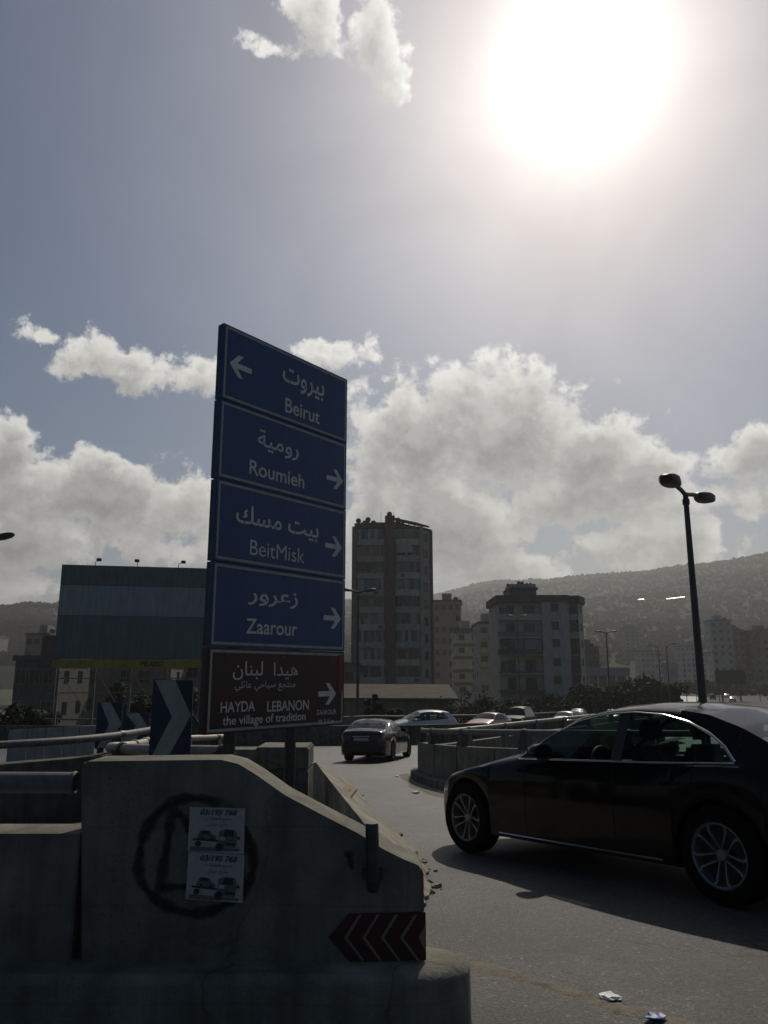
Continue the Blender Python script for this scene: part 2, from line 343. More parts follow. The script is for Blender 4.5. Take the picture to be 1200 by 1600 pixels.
# ---------------------------------------------------------------- mesh builder
class MB:
    def __init__(s): s.v = []; s.f = []
    def quad(s, *p):
        n = len(s.v); s.v += [tuple(x) for x in p]; s.f.append(tuple(range(n, n+len(p)))); return s
    def box(s, lo, hi, M=None):
        x0,y0,z0 = lo; x1,y1,z1 = hi; n = len(s.v)
        pts = [(x0,y0,z0),(x1,y0,z0),(x1,y1,z0),(x0,y1,z0),(x0,y0,z1),(x1,y0,z1),(x1,y1,z1),(x0,y1,z1)]
        if M is not None: pts = [tuple(M @ Vector(p)) for p in pts]
        s.v += pts
        s.f += [tuple(n+i for i in q) for q in ((0,3,2,1),(4,5,6,7),(0,1,5,4),(1,2,6,5),(2,3,7,6),(3,0,4,7))]
        return s
    def prism(s, poly, a, b):
        """poly: list of 3-D points of the first face, a->b offset vector"""
        n = len(s.v); k = len(poly); off = Vector(b)-Vector(a)
        s.v += [tuple(Vector(p)) for p in poly] + [tuple(Vector(p)+off) for p in poly]
        s.f.append(tuple(range(n, n+k))[::-1]); s.f.append(tuple(range(n+k, n+2*k)))
        for i in range(k):
            j = (i+1) % k; s.f.append((n+i, n+j, n+k+j, n+k+i))
        return s
    def tube(s, pts, r, sides=10, caps=True):
        pts = [Vector(p) for p in pts]; k = len(pts); n0 = len(s.v)
        rs = r if isinstance(r, (list, tuple)) else [r]*k
        prev = None
        for i, p in enumerate(pts):
            t = (pts[min(i+1,k-1)]-pts[max(i-1,0)]).normalized()
            if prev is None:
                a = t.orthogonal().normalized()
            else:
                a = (prev - t*prev.dot(t)); a = a.normalized() if a.length > 1e-6 else t.orthogonal().normalized()
            prev = a; b = t.cross(a)
            for j in range(sides):
                th = 2*math.pi*j/sides
                s.v.append(tuple(p + (a*math.cos(th)+b*math.sin(th))*rs[i]))
        for i in range(k-1):
            for j in range(sides):
                j2 = (j+1) % sides
                s.f.append((n0+i*sides+j, n0+i*sides+j2, n0+(i+1)*sides+j2, n0+(i+1)*sides+j))
        if caps:
            s.f.append(tuple(n0+j for j in range(sides))[::-1]); s.f.append(tuple(n0+(k-1)*sides+j for j in range(sides)))
        return s
    def lathe(s, prof, axis='z', sides=24, c=(0,0,0), closed=False):
        n0 = len(s.v); k = len(prof)
        for (r, h) in prof:
            for j in range(sides):
                t = 2*math.pi*j/sides; x, y = r*math.cos(t), r*math.sin(t)
                p = (x,y,h) if axis == 'z' else ((x,h,y) if axis == 'y' else (h,x,y))
                s.v.append((p[0]+c[0], p[1]+c[1], p[2]+c[2]))
        for i in range(k if closed else k-1):
            i2 = (i+1) % k
            for j in range(sides):
                j2 = (j+1) % sides
                s.f.append((n0+i*sides+j, n0+i*sides+j2, n0+i2*sides+j2, n0+i2*sides+j))
        return s
    def grid(s, rows):
        n0 = len(s.v); w = len(rows[0])
        for r in rows: s.v += [tuple(p) for p in r]
        for i in range(len(rows)-1):
            for j in range(w-1):
                s.f.append((n0+i*w+j, n0+i*w+j+1, n0+(i+1)*w+j+1, n0+(i+1)*w+j))
        return s
    def mesh(s, name, smooth=False):
        me = bpy.data.meshes.new(name); me.from_pydata(s.v, [], s.f); me.validate(clean_customdata=False)
        if smooth:
            me.polygons.foreach_set('use_smooth', [True]*len(me.polygons))
            try: me.set_sharp_from_angle(angle=R(35))
            except Exception: pass
        me.update(); return me

def fixn(me):
    bm = bmesh.new(); bm.from_mesh(me); bmesh.ops.recalc_face_normals(bm, faces=bm.faces); bm.to_mesh(me); bm.free(); return me
def bevel(me, w, seg=2):
    bm = bmesh.new(); bm.from_mesh(me); bmesh.ops.remove_doubles(bm, verts=bm.verts, dist=1e-5); bmesh.ops.recalc_face_normals(bm, faces=bm.faces)
    ed = [e for e in bm.edges if len(e.link_faces) == 2 and e.calc_face_angle(0) > R(30)]
    bmesh.ops.bevel(bm, geom=ed, offset=w, segments=seg, affect='EDGES', clamp_overlap=True)
    bm.to_mesh(me); bm.free(); return me

WM = {}   # world matrices of the empties we parent to
def thing(name, label, cat, loc=(0,0,0), rotz=0.0, group=None, M=None):
    o = bpy.data.objects.new(name, None); C.objects.link(o); o.empty_display_size = .1
    M = M if M is not None else Matrix.Translation(loc) @ Matrix.Rotation(rotz, 4, 'Z')
    o.matrix_world = M; WM[o.name] = M.copy()
    o['label'] = label; o['category'] = cat
    if group: o['group'] = group
    return o
def tag(o, label=None, cat=None, group=None, kind=None):
    if label: o['label'] = label
    if cat: o['category'] = cat
    if group: o['group'] = group
    if kind: o['kind'] = kind
    return o
def obj(name, mb, mat, parent=None, world=False, smooth=False, bev=0.0, fix=False):
    """one mesh object; world=True: the vertices are world coordinates although it has a parent"""
    me = mb if isinstance(mb, bpy.types.Mesh) else mb.mesh(name, smooth)
    if fix: fixn(me)
    if bev: bevel(me, bev)
    if not me.materials: me.materials.append(MATS[mat])
    o = bpy.data.objects.new(name, me); C.objects.link(o)
    if parent is not None:
        o.parent = parent
        if world: o.matrix_parent_inverse = root_matrix(parent).inverted()
    return o
def root_matrix(p):
    # parts sit at identity under their thing unless they carry a location of their own
    M = Matrix.Identity(4)
    q = p
    while q is not None:
        if q.name in WM: return WM[q.name] @ M
        M = q.matrix_parent_inverse @ q.matrix_basis @ M
        q = q.parent
    return M
def dup(root, M, label=None, group=None):
    """copy of a thing with its parts and sub-parts"""
    def cp(o, par):
        c = o.copy(); C.objects.link(c); c.parent = par
        if par is not None: c.matrix_parent_inverse = o.matrix_parent_inverse.copy()
        for ch in kids.get(o.name, ()): cp(ch, c)
        return c
    kids = {}
    def walk(o):
        kids[o.name] = list(o.children)
        for ch in o.children: walk(ch)
    walk(root)
    r = cp(root, None); r.matrix_world = M; WM[r.name] = M.copy()
    if label: r['label'] = label
    if group: r['group'] = group
    return r

# ---------------------------------------------------------------- lettering
AR = {}
for c_ in range(0xFE80, 0xFEFD):
    d_ = unicodedata.decomposition(chr(c_)).split()
    if len(d_) == 2: AR.setdefault(chr(int(d_[1], 16)), {})[d_[0][1:-1]] = chr(c_)
def shape_ar(s):
    out = []
    for i, ch in enumerate(s):
        if ch not in AR: out.append(ch); continue
        f = AR[ch]
        p = i > 0 and s[i-1] in AR and 'initial' in AR[s[i-1]]
        n = i+1 < len(s) and s[i+1] in AR and 'initial' in f and 'final' in AR[s[i+1]]
        out.append(f.get('medial' if p and n else 'final' if p else 'initial' if n else 'isolated', f['isolated']))
    return ''.join(reversed(out))
def text_mesh(s, width=None, height=None, bold=.012, shear=0.0):
    """flat mesh of a line of writing in the XZ plane (faces -Y), centred on x, resting at z = 0; scaled to width / cap height"""
    cu = bpy.data.curves.new('lettering', 'FONT'); cu.body = s; cu.size = 1.0; cu.offset = bold; cu.shear = shear; cu.resolution_u = 4
    o = bpy.data.objects.new('lettering', cu); C.objects.link(o)
    bpy.context.view_layer.update()
    me = bpy.data.meshes.new_from_object(o.evaluated_get(bpy.context.evaluated_depsgraph_get()))
    bpy.data.objects.remove(o); bpy.data.curves.remove(cu)
    bm = bmesh.new(); bm.from_mesh(me)
    # letters that overlap their neighbour lie a hair apart
    bm.verts.ensure_lookup_table(); seen = set(); k = 0
    for v in bm.verts:
        if v in seen: continue
        st = [v]; isl = []
        while st:
            q = st.pop()
            if q in seen: continue
            seen.add(q); isl.append(q); st += [e.other_vert(q) for e in q.link_edges]
        for q in isl: q.co.z = (k % 3)*.004
        k += 1
    xs = [v.co.x for v in bm.verts]; ys = [v.co.y for v in bm.verts]
    x0, x1, y0, y1 = min(xs), max(xs), min(ys), max(ys)
    kx = width/(x1-x0) if width else None; ky = height/(y1-y0) if height else None
    kx = kx or ky; ky = ky or kx
    for v in bm.verts:
        x, y, z = v.co
        v.co = ((x-(x0+x1)/2)*kx, -z*.1, (y-y0)*ky)
    bmesh.ops.reverse_faces(bm, faces=[f for f in bm.faces if f.normal.y > 0]) if False else None
    bm.normal_update()
    bm.to_mesh(me); bm.free(); me.materials.clear(); me.name = 'lettering'
    return me
def put_text(s, parent, mat, M, width=None, height=None, bold=.012, shear=0.0, name='lettering'):
    me = text_mesh(s, width, height, bold, shear); me.materials.append(MATS[mat])
    o = bpy.data.objects.new(name, me); C.objects.link(o); o.parent = parent; o.matrix_basis = M
    return o

# ---------------------------------------------------------------- the setting
def drop(y):
    if y < 27: return 1.25 + .06*y
    t = min(y-27, 6.0); return 2.87 + .06*t - .005*t*t
def rz(y): return E - drop(y)
def on_ramp(px, py):
    """where a photo pixel meets the ramp surface"""
    d = ray(px, py); lo, hi = .5, 60.0
    for _ in range(60):
        m = (lo+hi)/2
        if E + d.z/d.y*m > rz(m): lo = m
        else: hi = m
    return Vector((d.x/d.y*lo, lo, rz(lo)))
def edge_y(x):
    return float(np.interp(x, [-60,-3,1.2,7.9,16,40], [36.2,36.2,36.6,39.6,45.2,63]))

def structure(name, mb, mat, smooth=False, fix=False):
    o = obj(name, mb, mat, smooth=smooth, fix=fix); o['kind'] = 'structure'; return o

# base ground out to the horizon
g = MB()
rings = [0, 40, 90, 180, 360, 700, 1400, 3000, 7000]
n = 48
for i, r in enumerate(rings):
    for j in range(n):
        a = 2*math.pi*j/n; g.v.append((r*math.cos(a), r*math.sin(a), -.02))
for i in range(len(rings)-1):
    for j in range(n):
        j2 = (j+1) % n; g.f.append((i*n+j, i*n+j2, (i+1)*n+j2, (i+1)*n+j))
structure('ground', g, 'ground')

# the ramp: an asphalt deck on a fill, edge follows the far barrier
rows = []
xs = [-60,-40,-25,-15,-10,-7,-5,-3,-2,-1,0,1.2,2,3,4,5,6,7.9,10,13,16,20,26,33,40]
ts = [i/40 for i in range(41)]
for t in ts:
    rows.append([(x, -22+t*(edge_y(x)+.35+22), rz(-22+t*(edge_y(x)+.35+22))) for x in xs])
rows.append([(p[0], p[1]+.02, -.5) for p in rows[-1]])
structure('ramp_road', MB().grid(rows), 'asphalt', fix=True)

# slip road with the queue of cars, coming up from the highway
slip = [(-70,47,3.55),(-30,44.5,3.6),(-8,43.2,3.65),(2.5,46.5,3.5),(9,56,3.9),(17,73,4.6),(27,96,5.4),(45,137,6.5),(80,215,7.42),(112,290,7.46)]
def slip_at(t):
    """t = index along slip (float) -> point, direction"""
    i = min(int(t), len(slip)-2); f = t-i
    a, b = Vector(slip[i]), Vector(slip[i+1]); p = a.lerp(b, f); d = (b-a)
    return Vector((p.x, p.y, E-p.z)), Vector((d.x, d.y, -d.z)).normalized()
rw = []
for i in range(len(slip)):
    a, b = Vector(slip[max(i-1,0)]), Vector(slip[min(i+1,len(slip)-1)]); d = (b-a); d.z = 0; d.normalize(); nrm = Vector((-d.y, d.x, 0))
    p = Vector((slip[i][0], slip[i][1], E-slip[i][2]))
    q0 = p - nrm*4.2; q1 = p + nrm*4.2
    rw.append([(q0.x, q0.y, -.5), tuple(q0), tuple(q1), (q1.x+nrm.x*3, q1.y+nrm.y*3, -.5)])
structure('slip_road', MB().grid(rw), 'asphalt', fix=True)

# highway on the flat beyond
hw = [(40,60),(75,150),(112,240),(150,340),(200,480),(300,760),(420,1100)]
def hw_at(t, side):
    i = min(int(t), len(hw)-2); f = t-i; a, b = Vector(hw[i]), Vector(hw[i+1]); p = a.lerp(b, f); d = (b-a).normalized()
    return p + Vector((d.y, -d.x))*side, d
rw = []
for i in range(len(hw)):
    p0, _ = hw_at(min(i, len(hw)-1.001), -17); p1, _ = hw_at(min(i, len(hw)-1.001), 17); rw.append([(p0.x,p0.y,.03),(p1.x,p1.y,.03)])
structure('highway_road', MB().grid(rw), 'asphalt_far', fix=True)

# hillside behind the town
RIDGE_PX = [(-900,900),(-500,915),(-200,940),(0,952),(60,947),(95,951),(200,940),(330,934),(560,938),(640,936),(690,927),(735,914),(770,908),(850,906),(900,900),(955,896),(1010,892),(1060,884),(1130,876),(1200,864),(1400,840),(1800,870),(2400,900)]
rid_az = []; rid_el = []
for (px, py) in RIDGE_PX:
    d = ray(px, py); rid_az.append(math.atan2(d.x, d.y)); rid_el.append(d.z/math.hypot(d.x, d.y))
def ridge_r(az): return float(np.interp(az, [-1.2,-.5,-.3,-.05,.12,.25,.45,.8,1.3], [1200,1150,1250,2300,2700,2400,2000,1700,1700]))
def hill_z(az, r):
    rr = ridge_r(az); zr = E + float(np.interp(az, rid_az, rid_el))*rr
    r0 = 300 + 250*(mnoise.noise(Vector((az*3, 2.1, 0)))+.5)
    s = (r-r0)/(rr-r0)
    if s <= 0: return -3.0
    x, y = r*math.sin(az), r*math.cos(az)
    base = zr*(min(s,1)**1.15)
    if s > 1: base = zr*(1-(s-1)*1.2)
    w = min(1, s*2.5)
    gully = mnoise.fractal(Vector((x/230, y/230, .3)), 1.0, 2.0, 4)*16*w*(1-.75*max(0,s-.6)/.4 if s < 1 else .25)
    fine = mnoise.noise(Vector((x/22, y/22, 1.7)))*2.6*w + mnoise.noise(Vector((x/9, y/9, 4.7)))*1.4*w
    return base + gully + fine
rw = []
for ir in range(62):
    f = ir/61; 
    row = []
    for ia in range(640):
        az = -1.15 + 2.3*ia/639; rr = ridge_r(az); r = 300 + (rr*1.25-300)*f
        row.append((r*math.sin(az), r*math.cos(az), hill_z(az, r)))
    rw.append(row)
structure('hill', MB().grid(rw), 'hill', smooth=True, fix=True)

# ---------------------------------------------------------------- concrete in front: barrier, nose, plinth
BY = 3.5
def F(px, py, y=BY): return P(px, py, y)
bar = thing('concrete_barrier', 'grey concrete barrier end with sprayed black ring and sloping nose', 'barrier', (-.8, BY, rz(BY)))
prof = [(126,1196),(132,1190),(240,1188.5),(345,1187.5),(372,1194),(400,1211),(445,1243),(500,1272),(560,1303),(600,1328),(630,1343),(650,1351),(658,1356),(662,1366),(664,1515),(126,1515)]
obj('nose_block', MB().prism([F(*p) for p in prof], (0,0,0), (0,.25,0)), 'concrete', bar, world=True, fix=True, bev=.008)
a, b = F(-420,1303), F(125,1303); c = F(125,1515); d = F(-420,1515)
obj('parapet', MB().prism([a, b, (b.x,BY,c.z), (a.x,BY,c.z)], (0,0,0), (0,.235,0)), 'concrete', bar, world=True, fix=True, bev=.006)
# plinth with rounded nose
zt = F(600,1502).z; zb = rz(BY)-.03
outer = [(-5.2,3.33),(.06,3.33)] + [(.07+.29*math.sin(t), 3.53-.2*math.cos(t)) for t in [R(a_) for a_ in range(0,181,12)]] + [(.06,3.75),(-5.2,3.75)]
pl = MB(); k = len(outer)
def ring(ins, z):
    cx, cy = -2.5, 3.54; out = []
    for (x, y) in outer:
        out.append((x-ins if x > .07 else x, y+ins*(1 if y < cy else -1)*(abs(y-cy)/.21), z))
    return out
for (ins, z) in ((0,zb),(0,zt-.035),(.008,zt-.02),(.035,zt)): pl.v += ring(ins, z)
for i in range(3):
    for j in range(k):
        j2 = (j+1) % k; pl.f.append((i*k+j, i*k+j2, (i+1)*k+j2, (i+1)*k+j))
pl.f.append(tuple(3*k+j for j in range(k))); pl.f.append(tuple(range(k))[::-1])
obj('plinth', pl, 'concrete', bar, world=True, smooth=True, fix=True)

# sprayed ring and letter on the face
def stroke(pts, w, z0=-.004):
    """ribbon of spray paint through photo pixels on the block face, dense in the middle, thin at its rims"""
    pts = [Vector(p) for p in pts]; dense = []
    for i in range(len(pts)-1):
        p0, p1, p2, p3 = pts[max(i-1,0)], pts[i], pts[i+1], pts[min(i+2,len(pts)-1)]
        for q in range(5):
            t = q/5; dense.append(.5*((2*p1)+(p2-p0)*t+(2*p0-5*p1+4*p2-p3)*t*t+(3*p1-p0-3*p2+p3)*t**3))
    dense.append(pts[-1])
    mb = MB(); cov = []; n = len(dense)
    for i, p in enumerate(dense):
        t = (dense[min(i+1,n-1)]-dense[max(i-1,0)]).normalized(); nr = Vector((-t.y, t.x)); 
        ww = w*(1+.25*math.sin(i*.7)+.15*math.sin(i*1.9))
        endf = min(1, i/3, (n-1-i)/3)
        for k, (o_, c_) in enumerate(((-1,0),(-.55,.75),(0,1),(.55,.75),(1,0))):
            q = p + nr*ww*o_; mb.v.append(tuple(F(q.x, q.y, BY+z0))); cov.append(c_*endf)
    for i in range(n-1):
        for k in range(4): mb.f.append((i*5+k, i*5+k+1, (i+1)*5+k+1, (i+1)*5+k))
    me = mb.mesh('graffiti'); at = me.attributes.new('cover', 'FLOAT', 'POINT'); at.data.foreach_set('value', cov)
    return me
ringpts = [(305+90*math.cos(R(a_))*(1+.05*math.sin(R(3*a_))), 1337+90*math.sin(R(a_))) for a_ in range(-60, 300, 24)]
ringpts = [(max(p[0],218), p[1]) for p in ringpts] + [(352,1259)]
obj('graffiti', stroke(ringpts, 10), 'spray', bar, world=True)
obj('graffiti', stroke([(268,1268),(264,1300),(256,1350),(246,1400)], 9, -.0055), 'spray', bar, world=True)
obj('graffiti', stroke([(262,1272),(280,1272),(296,1292),(306,1312)], 9, -.007), 'spray', bar, world=True)
obj('graffiti', stroke([(242,1392),(270,1386),(320,1388),(350,1394)], 8, -.0085), 'spray', bar, world=True)
for (cx, cy, r) in ((546,1338,11),(549,1352,7),(412,1290,26)):
    obj('stain', stroke([(cx-2,cy-r),(cx,cy),(cx+3,cy+r)], r*.75 if r < 20 else 22, -.004), 'spray', bar, world=True) if r < 20 else None

# pasted flyers
def flyer(corners, nm, label, dz):
    tl, tr, br, bl = [F(*c, BY-.011-dz) for c in corners]
    o = MB().prism([tl, tr, br, bl], (0,0,0), (0,.0015,0))
    fl = obj('flyer', o, 'paper', fix=True); tag(fl, label, 'flyer', 'flyers pasted on the barrier')
    ux = (tr-tl); uz = (tl-bl); w = ux.length; h = uz.length; base = bl.copy()
    ang = math.atan2(ux.z, ux.x)
    Mf = Matrix.Translation(base + Vector((0,-.002,0))) @ Matrix.Rotation(-ang, 4, 'Y')
    def T(u, v): return Mf @ Matrix.Translation((u*w, 0, v*h))
    put_text('03/195 768', fl, 'ink', T(.52,.83), width=w*.66, height=h*.13, bold=.02, shear=.25)
    put_text(shape_ar('جميع النقليات'), fl, 'ink', T(.53,.69), width=w*.48, height=h*.10, bold=.0)
    put_text(shape_ar('هادي خوري'), fl, 'ink', T(.52,.56), width=w*.36, height=h*.10, bold=.0)
    def poly(mb, pts, lift): mb.quad(*[Mf @ Vector((x*w, -lift, y*h)) for x, y in pts])
    def disc(mb, cx, cy, r, lift): poly(mb, [(cx+r*math.cos(t*.5236), cy+r*1.15*math.sin(t*.5236)) for t in range(12)], lift)
    g1 = MB(); k1 = MB(); w1 = MB()
    poly(g1, [(.05,.02),(.5,.01),(.92,.03),(.94,.08),(.5,.10),(.05,.12)], .0006)               # ground smudge
    poly(g1, [(.55,.12),(.86,.10),(.88,.34),(.84,.50),(.66,.52),(.55,.47)], .0010)              # lorry cab
    poly(g1, [(.16,.28),(.50,.27),(.49,.37),(.44,.38),(.38,.48),(.22,.48),(.17,.37)], .0010)    # car on its bed
    poly(k1, [(.08,.26),(.54,.23),(.54,.27),(.08,.30)], .0014)                                  # flat bed
    poly(k1, [(.62,.36),(.82,.35),(.80,.49),(.66,.50)], .0016)                                  # windscreen
    poly(k1, [(.22,.40),(.38,.40),(.36,.47),(.24,.47)], .0016)
    poly(k1, [(.68,.16),(.86,.15),(.86,.20),(.68,.21)], .0016)
    poly(k1, [(.88,.30),(.93,.28),(.93,.34),(.89,.36)], .0016)
    for c_ in ((.18,.18,.055),(.57,.12,.075),(.25,.30,.035),(.42,.29,.035)): disc(k1, *c_, .0018)
    poly(w1, [(.57,.27),(.66,.26),(.66,.34),(.57,.35)], .0014); poly(w1, [(.24,.20),(.50,.18),(.50,.22),(.24,.245)], .0012)
    for mb_, mt in ((g1,'ink_grey'),(k1,'ink'),(w1,'paper')): obj('printed_picture', mb_, mt, fl)
    return fl
flyer([(297,1261),(383,1263),(381,1335),(293,1330)], 'flyer', 'upper of two pasted white flyers with tow truck picture', .0)
flyer([(294.5,1331),(382,1336),(379,1411),(290,1405)], 'flyer', 'lower of two pasted white flyers with tow truck picture', .003)

# red chevron plate
pts = [(545,1428),(665,1425),(666,1500),(547,1503),(513,1465)]
pz = obj('chevron_plate', MB().prism([F(*p, BY-.008) for p in pts], (0,0,0), (0,.006,0)), 'plate_red', fix=True)
tag(pz, 'dark red plate of pale thin chevrons fixed low on barrier nose', 'road sign')
for tip in (540,568,597,627):
    w = 2.2
    q = [(tip+23-w,1429),(tip+23+w,1429),(tip+w+1,1465),(tip+27+w,1501),(tip+27-w,1501),(tip-w,1465)]
    obj('chevron_line', MB().quad(*[F(*p, BY-.0105) for p in q]), 'plate_line', pz)
obj('chevron_line', MB().quad(*[F(*p, BY-.0105) for p in ((664,1445),(654,1465),(665,1487))]), 'plate_line', pz)

# stub of a guide post clamped to the face
gp = thing('guide_post', 'short black steel tube clamped upright on barrier nose', 'post', tuple(F(581,1395,3.44)))
p0, p1 = F(583,1394,3.44), F(581,1286,3.44)
obj('tube', MB().tube([p0, p0+Vector((0,0,.02)), p1-Vector((0,0,.006)), p1], [.018,.028,.028,.026], 14), 'steel_dark', gp, world=True, smooth=True)
q = F(582,1366,3.47); obj('bracket', MB().box((q.x-.045,3.455,q.z-.02),(q.x+.045,3.499,q.z+.02)), 'steel_dark', gp, world=True, bev=.004)
q = F(590,1384,3.47); obj('bolt', MB().lathe([(0,-.02),(.012,-.02),(.012,.03),(0,.03)], 'y', 8, (q.x,3.46,q.z)), 'steel', gp, world=True)

# steel tube rail left of the block
gr = thing('tube_rail', 'thick steel tube rail ending against the concrete block', 'railing', tuple(F(0,1300)))
a, b = F(-420,1221,3.62), F(119,1223,3.62); r_ = .0455
pp = MB(); pp.tube([a, b], r_, 22, caps=False); pp.tube([b, a.lerp(b,.9)], r_*.9, 22, caps=False)
pp.lathe([(r_,0),(r_+.004,-.006),(r_+.004,-.014),(r_,-.02)], 'x', 22, tuple(b))
obj('pipe', pp, 'steel', gr, world=True, smooth=True)
for px in (-60,-360):
    q = F(px,1300,3.62); obj('post', MB().prism([(q.x-.05,3.59,q.z-.02),(q.x+.05,3.59,q.z-.02),(q.x+.03,3.59,a.z),(q.x-.03,3.59,a.z)], (0,0,0),(0,.06,0)), 'steel_dark', gr, world=True, fix=True)

# wedge of concrete apron behind the barrier nose
rid = [(.20,5.6,.02),(.02,6.2,.26),(-.15,6.6,.46),(-.40,8.3,.50),(-.92,12,.57),(-1.15,13.6,.62),(-1.42,15.4,.50)]
rgt = [(.26,5.7,.0),(.36,6.4,.0),(.37,7.2,.0),(.33,8.2,.0),(-.05,10.6,.0),(-.45,15.0,.0),(-.95,19.0,.0)]
wd = MB(); nr = []
def dens(tab, n):
    out = []
    for i in range(len(tab)-1):
        for k in range(n): out.append(tuple(Vector(tab[i]).lerp(Vector(tab[i+1]), k/n)))
    out.append(tab[-1]); return out
rid_d = dens(rid, 14); rgt_s = dens(rgt, 14); rgt_d = [(q[0]+.05*mnoise.noise(Vector((q[1]*2.3, 0, 0)))+.035*mnoise.noise(Vector((q[1]*7.5, 3, 0)))+random.uniform(-.012,.012), q[1], q[2]) for q in dens(rgt, 14)]
for (p, q, qs) in zip(rid_d, rgt_d, rgt_s):
    row = []
    for k in range(6):
        f = k/5; ex = q[0] if k == 5 else qs[0]; x = p[0]+(ex-p[0])*f; y = p[1]+(q[1]-p[1])*f; h = p[2]*(1-f)**.8 + (.022 if k == 5 else 0)
        if 0 < k < 5: h += .02*mnoise.noise(Vector((x*3, y*2, 0)))
        row.append((x, y, rz(y)+h+.004))
    row = [(p[0]-.0, p[1]-.0, rz(p[1])-.05)] + row + [(q[0], q[1], rz(q[1])-.05)]
    nr.append(row)
wd.grid(nr)
ap = obj('concrete_apron', wd, 'concrete_warm', fix=True, smooth=True); tag(ap, 'sunlit tan concrete wedge with broken edge behind the barrier nose', 'concrete wedge')
rb = MB(); random.seed(3)
for k in range(80):
    t = random.random()*5.0+.6; i = int(t); f = t-i; q0, q1 = Vector(rgt[i]), Vector(rgt[i+1]); q = q0.lerp(q1, f)
    x = q.x+random.gauss(0,.06)-.02; y = q.y; s = .006+.03*random.random()**3
    M = Matrix.Translation((x, y, rz(y)+s*.3)) @ Matrix.Rotation(random.random()*6, 4, 'Z') @ Matrix.Rotation(random.uniform(-.6,.6), 4, 'X')
    rb.box((-s,-s*random.uniform(.5,1),-s*.4),(s,s*.8,s*.5), M)
ro = obj('rubble', rb, 'concrete_warm'); tag(ro, 'crumbled concrete rubble along the broken apron edge', 'rubble', kind='stuff')
# flat wooden square with two holes lying on the apron
M = None
c = [P(542,1224,10.2),P(558,1232,9.7),P(546,1247,9.3),P(530,1239,9.8)]
cz = [Vector((v.x, v.y, v.z)) for v in c]
pk = obj('wooden_square', MB().prism(cz, (0,0,0), (0,.01,-.03)), 'wood', fix=True); tag(pk, 'small tan wooden square with two dark holes lying on apron', 'board')
for (px, py) in ((545,1230),(537,1240)):
    q = P(px,py,9.72); nn = (c[1]-c[0]).cross(c[3]-c[0]).normalized(); nn = nn if nn.z > 0 else -nn
    cen = (c[0]+c[1]+c[2]+c[3])/4; q = q + nn*((cen-q).dot(nn)+.004)
    u = (c[1]-c[0]).normalized(); v = nn.cross(u)
    obj('hole', MB().quad(*[q+(u*math.cos(t*.785)+v*math.sin(t*.785))*.018 for t in range(8)]), 'ink', pk)

# stacked blocks behind the sign posts
bx0, bx1 = P(396,1170,10.5).x, P(482,1170,10.5).x
zt = P(430,1168,10.5).z; zm = P(430,1203,10.5).z
for (z0, z1, nm, dx) in ((rz(10.8)-.04, zm-.004, 'lower big concrete block under another behind the sign posts', .0), (zm, zt, 'upper concrete block resting on another behind the sign posts', .02)):
    o = obj('concrete_block', MB().box((bx0+dx,10.5+dx,z0),(bx1,11.3,z1)), 'concrete_dark' if dx == 0 else 'concrete', bev=.02); tag(o, nm, 'concrete block', 'concrete blocks behind the sign posts')

# sandy gutter edge and litter on the asphalt
gu = []
for i in range(60):
    t = i/59; x = .46+1.9*t; y = 4.62-1.95*t**.9; n_ = mnoise.noise(Vector((t*9,0,0))); n2 = mnoise.noise(Vector((t*14,5,0)))
    w = .085*(1+.6*n_); d = Vector((.69,.72)); c = Vector((x, y)) - d*.06*n2
    gu.append([(c.x+d.x*k*w, c.y+d.y*k*w, rz(c.y+d.y*k*w)+z) for k, z in ((-1.2,-.006),(-.4,.006),(.3,.006),(1+.5*n2,-.004))])
structure('gutter_edge', MB().grid(gu), 'sand', smooth=True, fix=True)
def litter(px, py, size, mat, label, seed):
    c = on_ramp(px, py); bm = bmesh.new(); bmesh.ops.create_icosphere(bm, subdivisions=2, radius=1)
    for v in bm.verts:
        n = mnoise.noise(v.co*1.6+Vector((seed,0,0))); n2 = mnoise.noise(v.co*3.5+Vector((0,seed,0)))
        v.co = Vector((v.co.x*(1+.5*n), v.co.y*(.75+.5*n2), v.co.z*(.22+.25*n)+.18*n2))*size
    z0 = min(v.co.z for v in bm.verts)
    me = bpy.data.meshes.new('litter'); bm.to_mesh(me); bm.free()
    o = obj('litter', me, mat); o.location = (c.x, c.y, c.z-z0)
    tag(o, label, 'litter', 'litter on the road'); return o
litter(952,1562,.052,'white_litter','crumpled white paper lying on the asphalt edge',1.3)
litter(1024,1596,.045,'blue_litter','scrap of blue wrapper lying on the asphalt',4.1)
litter(649,1240,.07,'white_litter','white scrap lying on the road by the curved kerb',7.7)
litter(620,1214,.06,'white_litter','small white scrap on the road behind the dark saloon',2.9)

# ---------------------------------------------------------------- direction sign
SL, SR = Vector((-1.213, 5.4))*1.25, Vector((-.33, 6.55))*1.25
se = (SR-SL).normalized(); SW = (SR-SL).length
Msign = Matrix(((se.x, -se.y, 0, SL.x), (se.y, se.x, 0, SL.y), (0, 0, 1, 0), (0, 0, 0, 1)))
MsI = Msign.inverted()
def onsign(px, py):
    d = MsI.to_3x3() @ ray(px, py); o = MsI @ Vector((0, 0, E)); t = -o.y/d.y
    q = o + d*t; return q.x, q.z
ground_s = rz(7.4)
Ms0 = Msign @ Matrix.Translation((0, 0, ground_s))
sign = thing('direction_sign', 'tall stack of blue road direction boards on two steel posts', 'road sign', M=Ms0)
def toloc(px, py):
    s, z = onsign(px, py); return s, z-ground_s
edges_px = [504, 622.5, 746.5, 876, 1011, 1150]
zs = [P(334, y, 6.75).z-ground_s for y in edges_px]
TH = .045
panels = []
